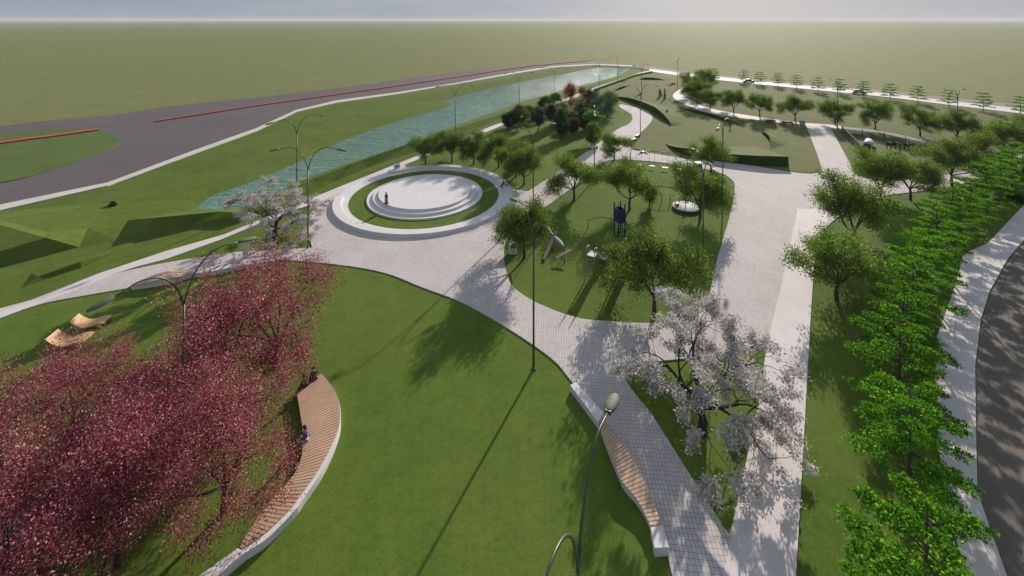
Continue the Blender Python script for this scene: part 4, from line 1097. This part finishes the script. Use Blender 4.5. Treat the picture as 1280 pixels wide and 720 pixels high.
person(P(634.5,237,.0),R(60),'sit',(.55,.25,.12),(.45,.42,.4),'person in orange top seated at the right end of the ring seat wall',1,1.68)
person(P(834,144.5,.02),R(20),'walk',(.03,.03,.035),(.04,.04,.05),'person in dark clothes walking on the far lawn beside the conical shrubs',hgt=1.8)
person(P(912.5,160.5,.02),R(200),'walk',(.05,.05,.06),(.06,.055,.05),'person in dark clothes walking on the far lawn in front of the curved footway')

# ------------------------------------------------------------------ light, sky, camera
SAZ=math.atan2(.44,.898)       # sun is ahead and to the right (clockwise from +Y)
SEL=R(21)
w=bpy.data.worlds.new('World'); S.world=w; w.use_nodes=True; nt=w.node_tree; nt.nodes.clear()
out=nt.nodes.new('ShaderNodeOutputWorld'); bg=nt.nodes.new('ShaderNodeBackground'); sky=nt.nodes.new('ShaderNodeTexSky')
sky.sky_type='NISHITA'; sky.sun_disc=False; sky.sun_elevation=SEL; sky.sun_rotation=SAZ; sky.altitude=50; sky.air_density=1.0; sky.dust_density=1.0; sky.ozone_density=1.0
tc=nt.nodes.new('ShaderNodeTexCoord'); mpn=nt.nodes.new('ShaderNodeMapping'); mpn.inputs['Scale'].default_value=(1,1,7); L(nt,tc.outputs['Generated'],mpn.inputs['Vector'])
cn=noise(nt,mpn.outputs[0],2.2,6,.6)
cc=ramp(nt,cn,[(.30,(1.75,2.15,2.85)),(.52,(2.25,2.6,3.2)),(.72,(2.8,3.05,3.5))])
cf=ramp(nt,cn,[(.3,(.94,.94,.94)),(.7,(.97,.97,.97))])
dp=N(nt,'ShaderNodeVectorMath',_operation='DOT_PRODUCT'); L(nt,tc.outputs['Generated'],dp.inputs[0])
_el=R(6); dp.inputs[1].default_value=(math.sin(SAZ-.12)*math.cos(_el),math.cos(SAZ-.12)*math.cos(_el),math.sin(_el))
gw=ramp(nt,dp.outputs['Value'],[(.72,(1,1,1)),(.93,(1.12,1.11,1.09)),(1.0,(1.22,1.2,1.16))])
cc=mixc(nt,1.0,cc,gw,'MULTIPLY')
L(nt,mixc(nt,cf,sky.outputs[0],cc),bg.inputs[0]); bg.inputs[1].default_value=.12; nt.links.new(bg.outputs[0],out.inputs[0])
sun=bpy.data.lights.new('sun','SUN'); sun.energy=4.9; sun.angle=R(.7); sun.color=(1,.90,.80)
so=bpy.data.objects.new('sun',sun); COL.objects.link(so)
dv=Vector((math.sin(SAZ)*math.cos(SEL),math.cos(SAZ)*math.cos(SEL),math.sin(SEL)))
so.rotation_euler=dv.to_track_quat('Z','Y').to_euler(); so.location=dv*300
hz=MB().box((0,7000,-10+31.5),(26000,14400,63)).build('haze'); hz['kind']='stuff'
hz.location=(0,0,0)
hm=bpy.data.materials.new('haze air'); hm.use_nodes=True; hn=hm.node_tree; hn.nodes.clear(); ho=hn.nodes.new('ShaderNodeOutputMaterial'); hv=hn.nodes.new('ShaderNodeVolumePrincipled')
hv.inputs['Color'].default_value=(.86,.88,.90,1); hv.inputs['Density'].default_value=.00010; hv.inputs['Anisotropy'].default_value=.1
hn.links.new(hv.outputs[0],ho.inputs['Volume']); hz.data.materials.append(hm)
cam=bpy.data.cameras.new('camera'); co=bpy.data.objects.new('camera',cam); COL.objects.link(co)
co.location=(0,0,H); co.rotation_euler=(R(90),0,0); cam.sensor_width=36; cam.lens=36*F/1280; cam.shift_y=-(360-HY)/1280; cam.clip_start=.1; cam.clip_end=40000
S.camera=co
S.view_settings.view_transform='Standard'; S.view_settings.look='None'; S.view_settings.gamma=1; S.view_settings.exposure=0.22; S.view_settings.use_curve_mapping=False
S.render.engine='CYCLES'
S.render.resolution_x=1024; S.render.resolution_y=576
